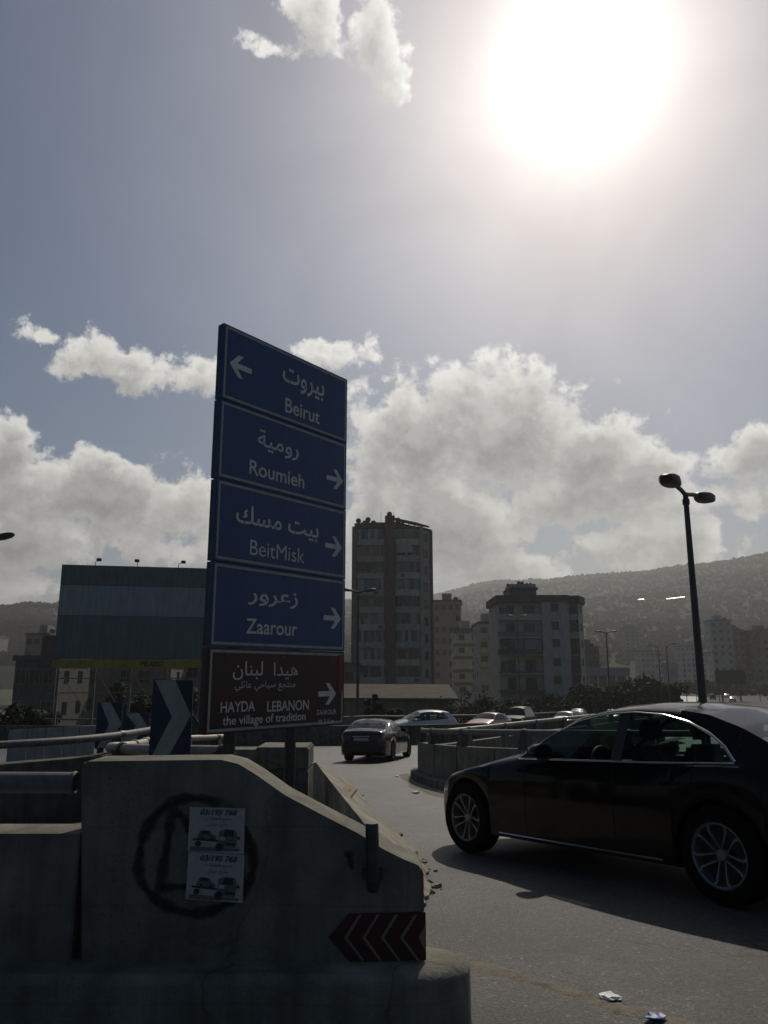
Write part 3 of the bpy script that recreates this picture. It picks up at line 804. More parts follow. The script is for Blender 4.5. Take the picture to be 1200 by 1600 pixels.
for i in range(5):
    z1, z0 = zs[i], zs[i+1]+.006
    off = (0,-.004,.001,-.002,-.006)[i]           # boards are not quite flush at their ends
    pm = MB().box((off, 0, z0), (SW+off*.5, TH, z1))
    pn = obj('board', pm, 'sign_blue' if i < 4 else 'sign_brown', sign, bev=.004); panels.append(pn)
    if i == 4: pn['label'] = 'lowest board, dark brown with tourist village name'
    # pale border
    b = .024; gps = .024; x0, x1 = off+gps, SW+off*.5-gps; za, zb_ = z0+gps*.8, z1-gps*.8
    bd = MB()
    for (u0, v0, u1, v1) in ((x0,za,x1,za+b),(x0,zb_-b,x1,zb_),(x0,za+b,x0+b,zb_-b),(x1-b,za+b,x1,zb_-b)):
        bd.quad((u0,-.0025,v0),(u1,-.0025,v0),(u1,-.0025,v1),(u0,-.0025,v1))
    obj('border', bd, 'sign_grey', pn)
    for (bu, bv) in ((.12,.09),(.12,.91),(.5,.09),(.5,.91),(.88,.09),(.88,.91)):
        obj('bolt', MB().lathe([(.0,-.006),(.009,-.006),(.011,.0)], 'y', 8, (SW*bu, -.001, z0+(z1-z0)*bv)), 'steel', pn)
    # channel behind the left edge
    obj('edge_channel', MB().box((off+.004, TH+.001, z0+.004), (off+.05, TH+.04, z1-.004)), 'steel_dark', pn)
def stext(i, s, bl, br, tl, ar=False, bold=.014, mat='sign_white'):
    s0, z0 = toloc(*bl); s1, z1 = toloc(*br); _, zt = toloc(*tl)
    put_text(shape_ar(s) if ar else s, panels[i], mat, Matrix.Translation(((s0+s1)/2, -.003, (z0+z1)/2)), width=s1-s0, height=(zt-z0), bold=bold)
stext(0, 'بيروت', (441,606), (506,628), (441,573), True)
stext(0, 'Beirut', (445,642), (499,665), (445,619))
stext(1, 'رومية', (402,701), (466,724), (402,667), True)
stext(1, 'Roumieh', (389,738), (475,766), (389,715))
stext(2, 'بيت مسك', (368,820), (497,850), (368,783), True)
stext(2, 'BeitMisk', (390,864), (475,883), (390,840), False, .0)
stext(3, 'زعرور', (387,945), (465,953), (387,918), True)
stext(3, 'Zaarour', (384,988), (464,996), (384,964))
stext(4, 'لبنان', (363,1063), (410,1062), (363,1033), True, .006)
stext(4, 'هيدا', (427,1062), (465,1061), (427,1035), True, .0)
stext(4, 'منتجع سياحي عائلي', (366,1083), (461,1077), (366,1066), True, .0)
stext(4, 'HAYDA', (344,1113), (398,1112), (344,1096), False, .012)
stext(4, 'LEBANON', (417,1111.5), (482,1110), (417,1094.5), False, .012)
stext(4, 'the village of tradition', (347,1137), (477,1130), (347,1118), False, .012)
stext(4, 'ZAAROUR', (494,1117), (525,1116), (494,1109), False, .0)
stext(4, '30.3 Km', (496,1132), (521,1131), (496,1124), False, .0)
def arrow(i, cx, cy, w, flip):
    s, z = toloc(cx, cy); k = w/2; sg = -1 if flip else 1
    a = [(-1,.16),(.32,.16),(-.12,.62)] ; 
    pts = [(-1,.19),(.30,.19),(-.22,.80),(.22,.80),(1,0),(.22,-.80),(-.22,-.80),(.30,-.19),(-1,-.19)]
    pts = [(s+sg*x*k, z+y*k) for x, y in pts]
    mb = MB().quad(*[(x,-.0035,z_) for x, z_ in pts])
    obj('arrow', mb, 'sign_white', panels[i])
ws_ = .269
arrow(0, 376, 574, .281, True)
arrow(1, 523, 749, ws_, False); arrow(2, 521, 854, ws_, False); arrow(3, 519, 966, ws_, False); arrow(4, 511, 1084, ws_, False)
s0, z0 = toloc(528,1080); s1, z1 = toloc(535,1031)
obj('red_strip', MB().quad((SW-.10,-.0038,z0),(SW-.03,-.0038,z0),(SW-.03,-.0038,zs[4]-.03),(SW-.10,-.0038,zs[4]-.03)), 'sign_red', panels[4])
for (px, r_) in ((372,.055),(466,.055)):
    s, z = toloc(px, 1100)
    obj('post', MB().tube([(s, TH+.05, -.05), (s, TH+.05, zs[0]-.15)], r_, 14), 'steel_dark', sign, smooth=True)
for z in (zs[5]+.1, zs[3], zs[1]):
    obj('cross_rail', MB().box((.05, TH+.008, z-.025), (SW-.05, TH+.0175, z+.025)), 'steel_dark', sign)

# ---------------------------------------------------------------- chevron boards
def chevron_board(corners, chev, Y, label, postw=.035, navy='sign_navy', dy=.0):
    """corners TL TR BR BL and chevron outline in photo pixels, standing at distance Y"""
    pts = [P(*c, Y) for c in corners]; cx = sum(p.x for p in pts)/4; zb = min(p.z for p in pts)
    t = thing('chevron_sign', label, 'road sign', (cx, Y, rz(Y)), group='chevron boards along the bend')
    obj('board', MB().prism(pts, (0,0,0), (0,.02,0)), navy, t, world=True, fix=True)
    obj('chevron', MB().quad(*[P(*c, Y-.004) for c in chev]), 'sign_grey', t, world=True)
    for sx in (-.12, .12) if postw > .03 else (0,):
        obj('post', MB().tube([(cx+sx, Y+.05, rz(Y)-.05), (cx+sx, Y+.05, pts[0].z-.04)], postw, 10), 'steel_dark', t, world=True, smooth=True)
    return t
def z7(x, y): return (120+x/5.0, 1040+y/5.0)
chevron_board([z7(598,105),z7(910,115),z7(885,690),z7(560,715)], [z7(612,111),z7(770,115),z7(893,390),z7(725,692),z7(585,708),z7(742,400)], 7.2, 'big navy chevron board standing right behind the concrete block')
chevron_board([z7(165,285),z7(360,285),z7(335,640),z7(140,650)], [z7(187,290),z7(265,288),z7(350,455),z7(240,640),z7(157,644),z7(250,460)], 12.0, 'middle sized navy chevron board beside the pale tube rail corner', .05)
chevron_board([z7(345,372),z7(572,368),z7(556,590),z7(330,592)], [z7(385,375),z7(485,370),z7(552,470),z7(452,585),z7(375,588),z7(462,475)], 17.0, 'small navy chevron board between two larger chevron boards', .02)
chevron_board([z7(800,375),z7(905,378),z7(970,465),z7(800,550)], [z7(805,384),z7(850,386),z7(905,465),z7(850,540),z7(805,540),z7(860,465)], 20.0, 'small pointed navy chevron board by the tourist sign', .02)

# ---------------------------------------------------------------- tube rails on concrete walls
def resample(pts, step):
    pts = [Vector(p) for p in pts]; out = [pts[0]]; acc = 0.0
    for a, b in zip(pts, pts[1:]):
        L_ = (b-a).length; d = step-acc
        while d < L_:
            out.append(a.lerp(b, d/L_)); d += step
        acc = L_-(d-step)
    return out
def smooth_path(pts, n=6):
    pts = [Vector(p) for p in pts]; out = []
    for i in range(len(pts)-1):
        p0, p1, p2, p3 = pts[max(i-1,0)], pts[i], pts[i+1], pts[min(i+2,len(pts)-1)]
        for q in range(n):
            t = q/n; out.append(.5*((2*p1)+(p2-p0)*t+(2*p0-5*p1+4*p2-p3)*t*t+(3*p1-p0-3*p2+p3)*t**3))
    out.append(pts[-1]); return out
def tube_rail(label, path, zpipe, zwall, r=.05, step=1.7, mat='steel', group='tube rails along the ramp', first=.4):
    """path: xy points; zpipe / zwall functions of (x, y)"""
    sp = smooth_path([(x, y, 0) for x, y in path])
    o = thing('tube_rail', label, 'railing', (path[0][0], path[0][1], zwall(*path[0])), group=group)
    obj('pipe', MB().tube([(p.x, p.y, zpipe(p.x, p.y)) for p in sp], r, 12), mat, o, world=True, smooth=True)
    rs = resample(sp, step)
    for i, p in enumerate(rs):
        q = rs[min(i+1, len(rs)-1)] - rs[max(i-1, 0)]; a = math.atan2(q.y, q.x)
        M = Matrix.Translation((p.x, p.y, zwall(p.x, p.y))) @ Matrix.Rotation(a, 4, 'Z')
        h = zpipe(p.x, p.y)-zwall(p.x, p.y)
        mb = MB().prism([M @ Vector(v) for v in ((-.11,-.09,-.02),(.11,-.09,-.02),(.07,-.05,h),(-.07,-.05,h))], (0,0,0), M.to_3x3() @ Vector((0,.14,0)))
        obj('post', mb, 'steel_dark', o, world=True, fix=True)
        cl = MB().tube([M @ Vector((-.045,0,h)), M @ Vector((.045,0,h))], r*1.22, 12)
        obj('clamp', cl, 'steel_dark', o, world=True, smooth=True)
    return o
def panel_wall(name, label, path, ztop, zbot, th=.25, step=1.25, mat='concrete', group=None, gap=.02):
    sp = smooth_path([(x, y, 0) for x, y in path]); rs = resample(sp, step)
    if (rs[-1]-sp[-1]).length > .3: rs.append(sp[-1])
    o = thing(name, label, 'wall', (path[0][0], path[0][1], zbot(*path[0])), group=group)
    for a, b in zip(rs, rs[1:]):
        d = (b-a); L_ = d.length; d.normalize(); nr = Vector((-d.y, d.x, 0))
        a2, b2 = a+d*gap*.5, b-d*gap*.5
        mb = MB(); v = []
        for p in (a2, b2):
            for s_ in (-th/2, th/2):
                q = p+nr*s_; v += [(q.x, q.y, zbot(q.x, q.y)), (q.x, q.y, ztop(q.x, q.y))]
        mb.v = v; mb.f = [(0,1,3,2),(4,6,7,5),(0,4,5,1),(2,3,7,6),(1,5,7,3),(0,2,6,4)]
        obj('concrete_panel', mb, mat, o, world=True, fix=True, bev=.008)
    return o
ISL_N = [(.95,19.7),(1.02,18.2),(1.45,16.3),(2.1,15),(2.95,13.9),(4.3,13.1),(6.6,12.6),(12,12.1)]
ISL_F = [(.98,19.9),(2.3,21.6),(5.1,25.4),(9,30.5),(12,34.4)]
def isl_near_top(x, y): return rz(y)+.82
panel_wall('island_wall', 'concrete panel wall of the traffic island facing the black saloon', ISL_N, isl_near_top, lambda x,y: rz(y)-.05, mat='concrete')
tube_rail('grey tube rail on the island wall in front of black saloon', ISL_N, lambda x,y: rz(y)+1.10, isl_near_top, r=.055, step=1.9)
panel_wall('island_wall', 'long concrete wall on the far flank of the traffic island', ISL_F, lambda x,y: E-1.74, lambda x,y: rz(y)-.05, step=2.4, mat='concrete')
tube_rail('pale tube rail on the far flank of the traffic island', ISL_F, lambda x,y: E-1.42, lambda x,y: E-1.74, r=.055, step=2.1, mat='steel_pale')
# kerb round the island nose
kp = smooth_path([(14,11.5,0),(7,11.75,0),(4.2,12.2,0),(2.5,13.1,0),(1.35,15.0,0),(.85,17.2,0),(.66,19.0,0),(.72,20.2,0),(1.2,20.9,0),(2.0,22.1,0),(4.7,25.9,0),(9,31.4,0),(14,38,0)], 8)
inn = smooth_path([(14,12.1,0),(7,12.5,0),(4.3,13.05,0),(2.95,13.85,0),(2.1,14.95,0),(1.45,16.3,0),(1.02,18.2,0),(.98,19.7,0),(1.35,20.4,0),(2.3,21.6,0),(5.1,25.4,0),(9,30.5,0),(14,37,0)], 8)
rw = []
for a, b in zip(kp, inn):
    m1 = a.lerp(b, .08)
    rw.append([(a.x,a.y,rz(a.y)-.03),(a.x,a.y,rz(a.y)+.15),(m1.x,m1.y,rz(m1.y)+.18),(b.x,b.y,rz(b.y)+.18)])
k_ = structure('island_kerb', MB().grid(rw), 'concrete_dark', fix=True)
# dusty band on the asphalt round the kerb
rw = []
for a, b in zip(kp[18:75], inn[18:75]):
    d = (a-b).normalized(); q = a+d*(.55+.25*mnoise.noise(a*.8)); rw.append([(a.x,a.y,rz(a.y)+.004),(q.x,q.y,rz(q.y)+.004)])
structure('dust_band', MB().grid(rw), 'sand', fix=True)

# far barrier of the ramp, slip road rail behind the queue
FB = [(-30,36.0),(-12,36),(-3,36),(1.2,36.4),(7.9,39.4),(16,45),(30,55.4)]
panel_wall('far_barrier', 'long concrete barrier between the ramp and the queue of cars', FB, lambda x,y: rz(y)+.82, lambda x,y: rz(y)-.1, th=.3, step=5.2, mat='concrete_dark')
SFP = []
for i in range(1, 8):
    p, d = slip_at(i+.0); SFP.append((p.x-d.y*3.9, p.y+d.x*3.9, p.z))
def slz(x, y):
    return float(np.interp(x, [q[0] for q in SFP], [q[2] for q in SFP]))
tube_rail('thin steel rail on the far side of the queue of cars', [(q[0], q[1]) for q in SFP], lambda x,y: slz(x,y)+1.05, lambda x,y: slz(x,y)-.1, r=.06, step=3.4)

# left carriageway rails and walls
LW = [(-9.0,6.9),(-6.5,8.7),(-4.8,10),(-4.05,11),(-3.75,12.4),(-3.6,14.5)]
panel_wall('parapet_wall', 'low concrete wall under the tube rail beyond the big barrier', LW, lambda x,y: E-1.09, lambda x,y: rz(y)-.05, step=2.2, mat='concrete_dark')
tube_rail('grey tube rail on low wall beyond the big barrier', LW, lambda x,y: E-.852, lambda x,y: E-1.09, r=.05, step=2.4)
LN = [(-1.5,7.55),(-1.8,7.7),(-2.3,8.0),(-2.85,8.5),(-3.02,8.9),(-3.0,9.4),(-3.3,11),(-3.75,13),(-3.2,16)]
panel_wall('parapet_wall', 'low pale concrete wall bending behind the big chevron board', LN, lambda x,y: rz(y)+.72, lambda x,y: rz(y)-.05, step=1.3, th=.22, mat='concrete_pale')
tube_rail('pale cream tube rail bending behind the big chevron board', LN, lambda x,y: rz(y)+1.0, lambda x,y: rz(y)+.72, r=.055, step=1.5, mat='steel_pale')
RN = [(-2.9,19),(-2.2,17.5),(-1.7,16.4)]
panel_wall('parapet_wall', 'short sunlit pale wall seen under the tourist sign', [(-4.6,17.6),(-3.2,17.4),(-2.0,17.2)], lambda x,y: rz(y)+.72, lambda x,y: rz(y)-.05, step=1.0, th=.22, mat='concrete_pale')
# blue-grey hoarding beyond
a, b = P(14,1141,24), P(150,1134,27)
hb = thing('site_hoarding', 'low blue grey metal hoarding beyond the tube rails', 'hoarding', (a.x, a.y, rz(24)))
for k in range(5):
    p, q = a.lerp(b, k/5), a.lerp(b, (k+1)/5-.01)
    obj('sheet', MB().quad((p.x,p.y,rz(p.y)-.02),(q.x,q.y,rz(q.y)-.02),tuple(q),tuple(p)).quad((p.x,p.y+.05,rz(p.y)-.02),(q.x,q.y+.05,rz(q.y)-.02),(q.x,q.y+.05,q.z),(p.x,p.y+.05,p.z)).quad(tuple(p),tuple(q),(q.x,q.y+.05,q.z),(p.x,p.y+.05,p.z)), 'blue_grey', hb, world=True)

# traffic cone behind the sign post
cp_ = P(479,1158,18.5); cb = Vector((cp_.x, 18.5, rz(18.5)))
tc = thing('traffic_cone', 'orange traffic cone peeping out behind the sign post', 'traffic cone', tuple(cb))
obj('base', MB().box((-.19,-.19,.0),(.19,.19,.03)), 'plastic_black', tc)
obj('cone', MB().lathe([(.15,.03),(.03,.80),(.0,.81)], 'z', 20), 'orange', tc, smooth=True)
obj('band', MB().lathe([(.108,.31),(.083,.47)], 'z', 20), 'white_litter', tc, smooth=True)

# ---------------------------------------------------------------- lamp posts
def lamp_head(L_=.78):
    mb = MB(); rows = []
    for (x, w, h0, h1) in ((0,.03,-.03,.03),(.05,.07,-.05,.06),(.2,.13,-.08,.085),(.42,.165,-.10,.10),(.62,.15,-.09,.085),(.74,.10,-.06,.055),(.78,.03,-.02,.02)):
        x *= L_/.78
        rows.append([(x, w*math.copysign(abs(math.cos(t))**.6, math.cos(t)), (h1 if math.sin(t) > 0 else -h0)*math.copysign(abs(math.sin(t))**.6, math.sin(t))) for t in [2*math.pi*k/14 for k in range(15)]])
    return mb.grid(rows).mesh('lamp_head', True)
HEAD = lamp_head(); HEAD.materials.append(MATS['steel_dark']); fixn(HEAD)
def lamp_post(label, base, ztop, tips, r0=.10, r1=.06, mat='steel_dark', hscale=1.0, group='street lamps', rise=.12):
    """tips: list of (x, y, z) where each arm meets its head; heads point away from the pole"""
    b = Vector(base); t = thing('street_lamp', label, 'street lamp', tuple(b), group=group)
    top = Vector((0, 0, ztop-b.z))
    obj('pole', MB().tube([(0,0,0), top*.02, top*.5, top*.93, top], [r0*1.25, r0, (r0+r1)/2, r1, r1], 12), mat, t, smooth=True)
    obj('collar', MB().tube([top*.955, top*.975], r1*1.35, 12), mat, t)
    for tip in tips:
        q = Vector(tip)-b; arm = obj('arm', MB().tube([top-Vector((0,0,.06)), top.lerp(q,.4)+Vector((0,0,-.02)), q], r1*.85, 10), mat, t, smooth=True)
        h = bpy.data.objects.new('lamp_head', HEAD); C.objects.link(h); h.parent = t
        d = q-top; a = math.atan2(d.y, d.x); el = math.atan2(d.z, math.hypot(d.x, d.y))
        h.matrix_basis = Matrix.Translation(q-d.normalized()*.08) @ Matrix.Rotation(a, 4, 'Z') @ Matrix.Rotation(-el*.6, 4, 'Y') @ Matrix.Scale(hscale, 4)
    return t
def lampXZ(px, py, Y): return P(px, py, Y)
pt = P(1073,770,21.7)
lamp_post('tall twin arm street lamp standing behind the black saloon', (P(1090,1000,21.7).x, 21.7, rz(21.7)), pt.z, [P(1056,758,20.75), P(1090,774,22.5)], .125, .075, hscale=1.6)
def tlamp(label, px, py, Y, zb, w=1.15, ang=0.0):
    p = P(px, py, Y); u = Vector((math.cos(ang), math.sin(ang), 0))*w*.45
    return lamp_post(label, (p.x, Y, zb), p.z-.05, [tuple(p-u+Vector((0,0,.05))), tuple(p+u+Vector((0,0,.05)))], .11, .06, group='street lamps')
tlamp('twin arm street lamp among trees beside the cream apartment block', 947, 988, 85, 1.5, 1.1)
tlamp('slim twin arm street lamp before the cream apartment block', 808, 963, 100, 1.2, 1.2)
tlamp('twin arm street lamp between the direction sign and tall tower', 560, 924, 49, 2.4, .95, .15)
p = P(1028,1010,120); lamp_post('single arm lamp leaning out before the hillside town', (p.x,120,0), p.z, [P(1014,1008,119)], .11, .06, group='street lamps')
p = P(1041,1010,118); lamp_post('single arm lamp with square plate on its pole', (p.x,118,0), p.z, [P(1052,1006,117)], .11, .06, group='street lamps')
p = P(-75,868,24); lamp_post('street lamp reaching over the tube rails beside billboard', (p.x,24,rz(24)), p.z, [P(-12,842,24)], .11, .06, group='street lamps')
for k, (px, py, Y) in enumerate(((1068,1026,205),(1083,1026,230),(1118,1020,190),(1150,1058,260),(1184,1052,230))):
    p = P(px, py, Y); lamp_post('distant small street lamp along the highway', (p.x,Y,0), p.z, [P(px-9+18*(k%2),py-1,Y)], .1, .06, group='distant lamps along the highway', hscale=1.5)
p = P(1062,1078,150)
# ---------------------------------------------------------------- billboard
YL, YR = 44.0, 46.5
A_ = P(97,882,YL); Bp = P(430,893,YR)
e2 = Vector((Bp.x-A_.x, Bp.y-A_.y)).normalized(); BW = Vector((Bp.x-A_.x, Bp.y-A_.y)).length
Mb = Matrix(((e2.x,-e2.y,0,A_.x),(e2.y,e2.x,0,A_.y),(0,0,1,0),(0,0,0,1)))
bb = thing('billboard', 'large blank grey billboard with yellow strip on steel posts', 'billboard', M=Mb)
def zpx(py): return P(92, py, YL).z
bands = [(882,913,'billboard_face'),(913.6,961,'billboard_pale'),(961.6,1030,'billboard_face')]
for (y0, y1, mt) in bands:
    pn = None
    for k in range(6):
        obj('panel', MB().box((BW*k/6+.004, -.03, zpx(y1)), (BW*(k+1)/6-.004, .06, zpx(y0))), mt, bb)
fy = obj('fascia', MB().box((-.05,-.04,zpx(1043)),(BW+.05,.05,zpx(1030.6))), 'billboard_yellow', bb)
sx = (MsI.inverted()); 
def onbb(px, py):
    Mi = Mb.inverted(); d = Mi.to_3x3() @ ray(px, py); o = Mi @ Vector((0,0,E)); t = -o.y/d.y; q = o+d*t; return q.x, q.z
s0, z0 = onbb(220,1041.5); s1, _ = onbb(255,1041.5); _, z1 = onbb(220,1033)
put_text('PIKASSO', fy, 'ink', Matrix.Translation(((s0+s1)/2,-.043,z0)), width=s1-s0, height=z1-z0, bold=.03)
obj('back_frame', MB().box((0,.07,zpx(1030)),(BW,.2,zpx(884))), 'steel_dark', bb)
for k in range(7):
    x = .25+k*(BW-.5)/6
    obj('post', MB().box((x-.07,.21,0),(x+.07,.35,zpx(1000))), 'steel', bb)
    obj('brace', MB().tube([(x,.28,zpx(1046)),(x+1.6,1.4,zpx(1120))], .03, 6), 'steel_pale', bb)
for z in (1060,1083):
    obj('catwalk_rail', MB().box((-.3,.36,zpx(z)-.03),(BW+.3,.42,zpx(z)+.03)), 'steel', bb)
for (px, dx) in ((149,.25),(215,.0),(279,.3)):
    s, _ = onbb(px, 880); z = zpx(881)
    fl = obj('floodlight', MB().tube([(s,.1,z-.25),(s,.0,z+.15),(s+dx,-.35,z+.3)], .02, 6), 'steel_dark', bb)
    obj('lamp_housing', MB().box((s+dx-.13,-.5,z+.17),(s+dx+.13,-.25,z+.33)), 'steel_dark', fl, bev=.02)

# ---------------------------------------------------------------- vehicles
def curve(tab, L_, blur=.05):
    u = np.arange(0, L_+.005, .01); y = np.interp(u, [a for a, _ in tab], [b for _, b in tab])
    if blur > 0:
        k = int(blur/.01); ker = np.hanning(2*k+3)[1:-1]; ker /= ker.sum()
        y = np.convolve(np.pad(y, (k, k), mode='reflect', reflect_type='odd'), ker, 'valid')
    return lambda x: float(np.interp(x, u, y))
SALOON = dict(L=4.686, WB=2.84, foh=.74, rad=.335, W=.905,
    top=[(0,.60),(.05,.68),(.15,.735),(.4,.80),(.8,.885),(1.2,.965),(1.45,1.015),(1.8,1.20),(2.15,1.375),(2.45,1.425),(2.8,1.442),(3.15,1.428),(3.45,1.385),(3.75,1.285),(4.15,1.10),(4.3,1.075),(4.55,1.04),(4.64,.97),(4.686,.80)],
    belt=[(0,.54),(.15,.66),(.45,.745),(.8,.82),(1.2,.885),(1.5,.925),(2.2,.935),(3.0,.945),(3.75,.965),(4.2,.985),(4.55,.965),(4.686,.76)],
    half=[(0,.34),(.04,.52),(.12,.68),(.25,.78),(.45,.855),(.75,.895),(1.2,.90),(2.5,.905),(3.4,.90),(4.0,.885),(4.4,.83),(4.6,.75),(4.686,.64)],
    dlo=[(1.50,.93),(1.60,1.0),(1.85,1.145),(2.15,1.275),(2.45,1.335),(2.75,1.348),(3.05,1.325),(3.3,1.265),(3.5,1.18),(3.65,1.08),(3.73,.99),(3.745,.968)],
    ws=(1.47,2.17), rw=(3.47,4.12), pillar=(2.60,2.71), doors=((1.62,2.655),(2.655,3.42)), bot=.20)
HATCH = dict(L=4.20, WB=2.60, foh=.84, rad=.31, W=.87,
    top=[(0,.58),(.05,.68),(.2,.77),(.5,.87),(.9,.98),(1.1,1.03),(1.5,1.26),(1.85,1.43),(2.2,1.50),(2.7,1.51),(3.2,1.475),(3.6,1.41),(3.75,1.36),(3.98,1.06),(4.12,.95),(4.2,.80)],
    belt=[(0,.52),(.2,.68),(.5,.78),(.9,.87),(1.2,.91),(2,.935),(3,.965),(3.6,1.0),(4.0,.95),(4.2,.72)],
    half=[(0,.48),(.06,.65),(.2,.77),(.45,.85),(1.2,.87),(3,.87),(3.6,.85),(4.0,.79),(4.2,.68)],
    dlo=[(1.12,.92),(1.3,1.05),(1.6,1.22),(1.95,1.36),(2.3,1.405),(2.8,1.40),(3.2,1.35),(3.42,1.24),(3.52,1.05),(3.54,1.0)],
    ws=(1.08,1.87), rw=(3.72,4.0), pillar=(2.32,2.42), doors=(), bot=.19)
SUV = dict(L=4.6, WB=2.65, foh=.85, rad=.36, W=.90,
    top=[(0,.75),(.05,.90),(.2,.98),(.6,1.03),(1.2,1.09),(1.35,1.12),(1.65,1.40),(1.95,1.66),(2.3,1.75),(3.2,1.77),(4.2,1.73),(4.38,1.66),(4.5,1.15),(4.56,1.0),(4.6,.85)],
    belt=[(0,.68),(.2,.90),(.6,.97),(1.2,1.02),(2,1.03),(3.5,1.04),(4.3,1.04),(4.6,.80)],
    half=[(0,.62),(.05,.76),(.2,.86),(.5,.89),(4,.90),(4.4,.87),(4.6,.80)],
    dlo=[(1.40,1.03),(1.6,1.22),(1.9,1.50),(2.2,1.61),(3.0,1.63),(3.9,1.61),(4.15,1.55),(4.28,1.3),(4.32,1.06)],
    ws=(1.35,1.97), rw=(4.38,4.5), pillar=(2.45,2.56), doors=(), bot=.28)
def scaled(p, L_, W_, H_, WB):
    k = L_/p['L']; hz = H_/max(b for _, b in p['top']); q = dict(p)
    q['L'] = L_; q['WB'] = WB; q['foh'] = p['foh']*k; q['W'] = W_; q['rad'] = p['rad']*hz
    for t in ('top','belt','dlo'): q[t] = [(a*k, b*hz) for a, b in p[t]]
    q['half'] = [(a*k, b*W_/p['W']) for a, b in p['half']]
    for t in ('ws','rw','pillar'): q[t] = tuple(a*k for a in p[t])
    q['doors'] = tuple((a*k, b*k) for a, b in p['doors'])
    return q
def car_shell(p, du=.07):
    """rows of the lofted shell: list of (u, [(v, z) ...]) with a row on every feature line"""
    L_ = p['L']; top, belt, half = curve(p['top'], L_), curve(p['belt'], L_), curve(p['half'], L_, .03)
    d0, d1 = p['dlo'][0][0], p['dlo'][-1][0]; dl = curve([(0, p['dlo'][0][1])]+p['dlo']+[(L_, p['dlo'][-1][1])], L_, .03)
    ua, ub = p['foh'], p['foh']+p['WB']; rad = p['rad']; AR_ = rad+.035
    us = set(round(i*du, 4) for i in range(int(L_/du)+1)) | {L_, .02, .05, L_-.02, L_-.05}
    for a in (*p['ws'], *p['rw'], *p['pillar'], d0, d1): us.add(round(a, 4))
    for a, b in p['doors']: us |= {round(a,4), round(b,4)}
    for c in (ua, ub):
        us = {u for u in us if abs(u-c) > AR_+.012 or True}
        for k in range(-8, 9): us.add(round(c+AR_*math.sin(k/8*math.pi/2), 4))
        us |= {round(c-AR_-.004, 4), round(c+AR_+.004, 4)}
    us = sorted(us); out = []
    last = -1
    for u in us:
        if u-last < .0025: continue
        last = u
        hw, zt, tp = half(u), belt(u), top(u)
        zb = p['bot'] + (.10*max(0, 1-u/.25)) + (.14*max(0, (u-L_+.5)/.5))
        for c in (ua, ub):
            if abs(u-c) <= AR_+1e-6: zb = max(zb, rad+math.sqrt(max(0, AR_**2-(u-c)**2)))
        zb = min(zb, zt-.06); H_ = zt-zb
        rows = [(0, zb), (hw-.10, zb), (hw-.02, zb+.012), (hw, zb+.40*H_), (hw-.004, zb+.72*H_), (hw-.028, zb+.93*H_), (hw-.07, zt)]
        # cabin or bonnet/boot
        cab = max(0, min(1, (u-p['ws'][0]+.05)/.10)) * max(0, min(1, (p['rw'][1]+.12-u)/.16))
        vb = hw-.07
        w7 = max(zt+.002, min(dl(u) if d0 <= u <= d1 else zt+.002, tp-.045)) if u <= d1 else zt+(tp-zt)*.35
        def tum(z): return vb-(z-zt)*.47
        w8 = max(w7+.012, tp-.045-.02*cab)
        c7 = (tum(w7), w7); c8 = (tum(w8)-.02, w8); c9 = (c8[0]*.55, tp-.016); c10 = (0, tp)
        b7 = (vb*.93, zt+(tp-zt)*.42); b8 = (vb*.78, zt+(tp-zt)*.68); b9 = (vb*.42, zt+(tp-zt)*.93); b10 = (0, tp)
        for c_, b_ in ((c7,b7),(c8,b8),(c9,b9),(c10,b10)):
            rows.append((b_[0]+(c_[0]-b_[0])*cab, b_[1]+(c_[1]-b_[1])*cab))
        out.append((u, rows))
    return out
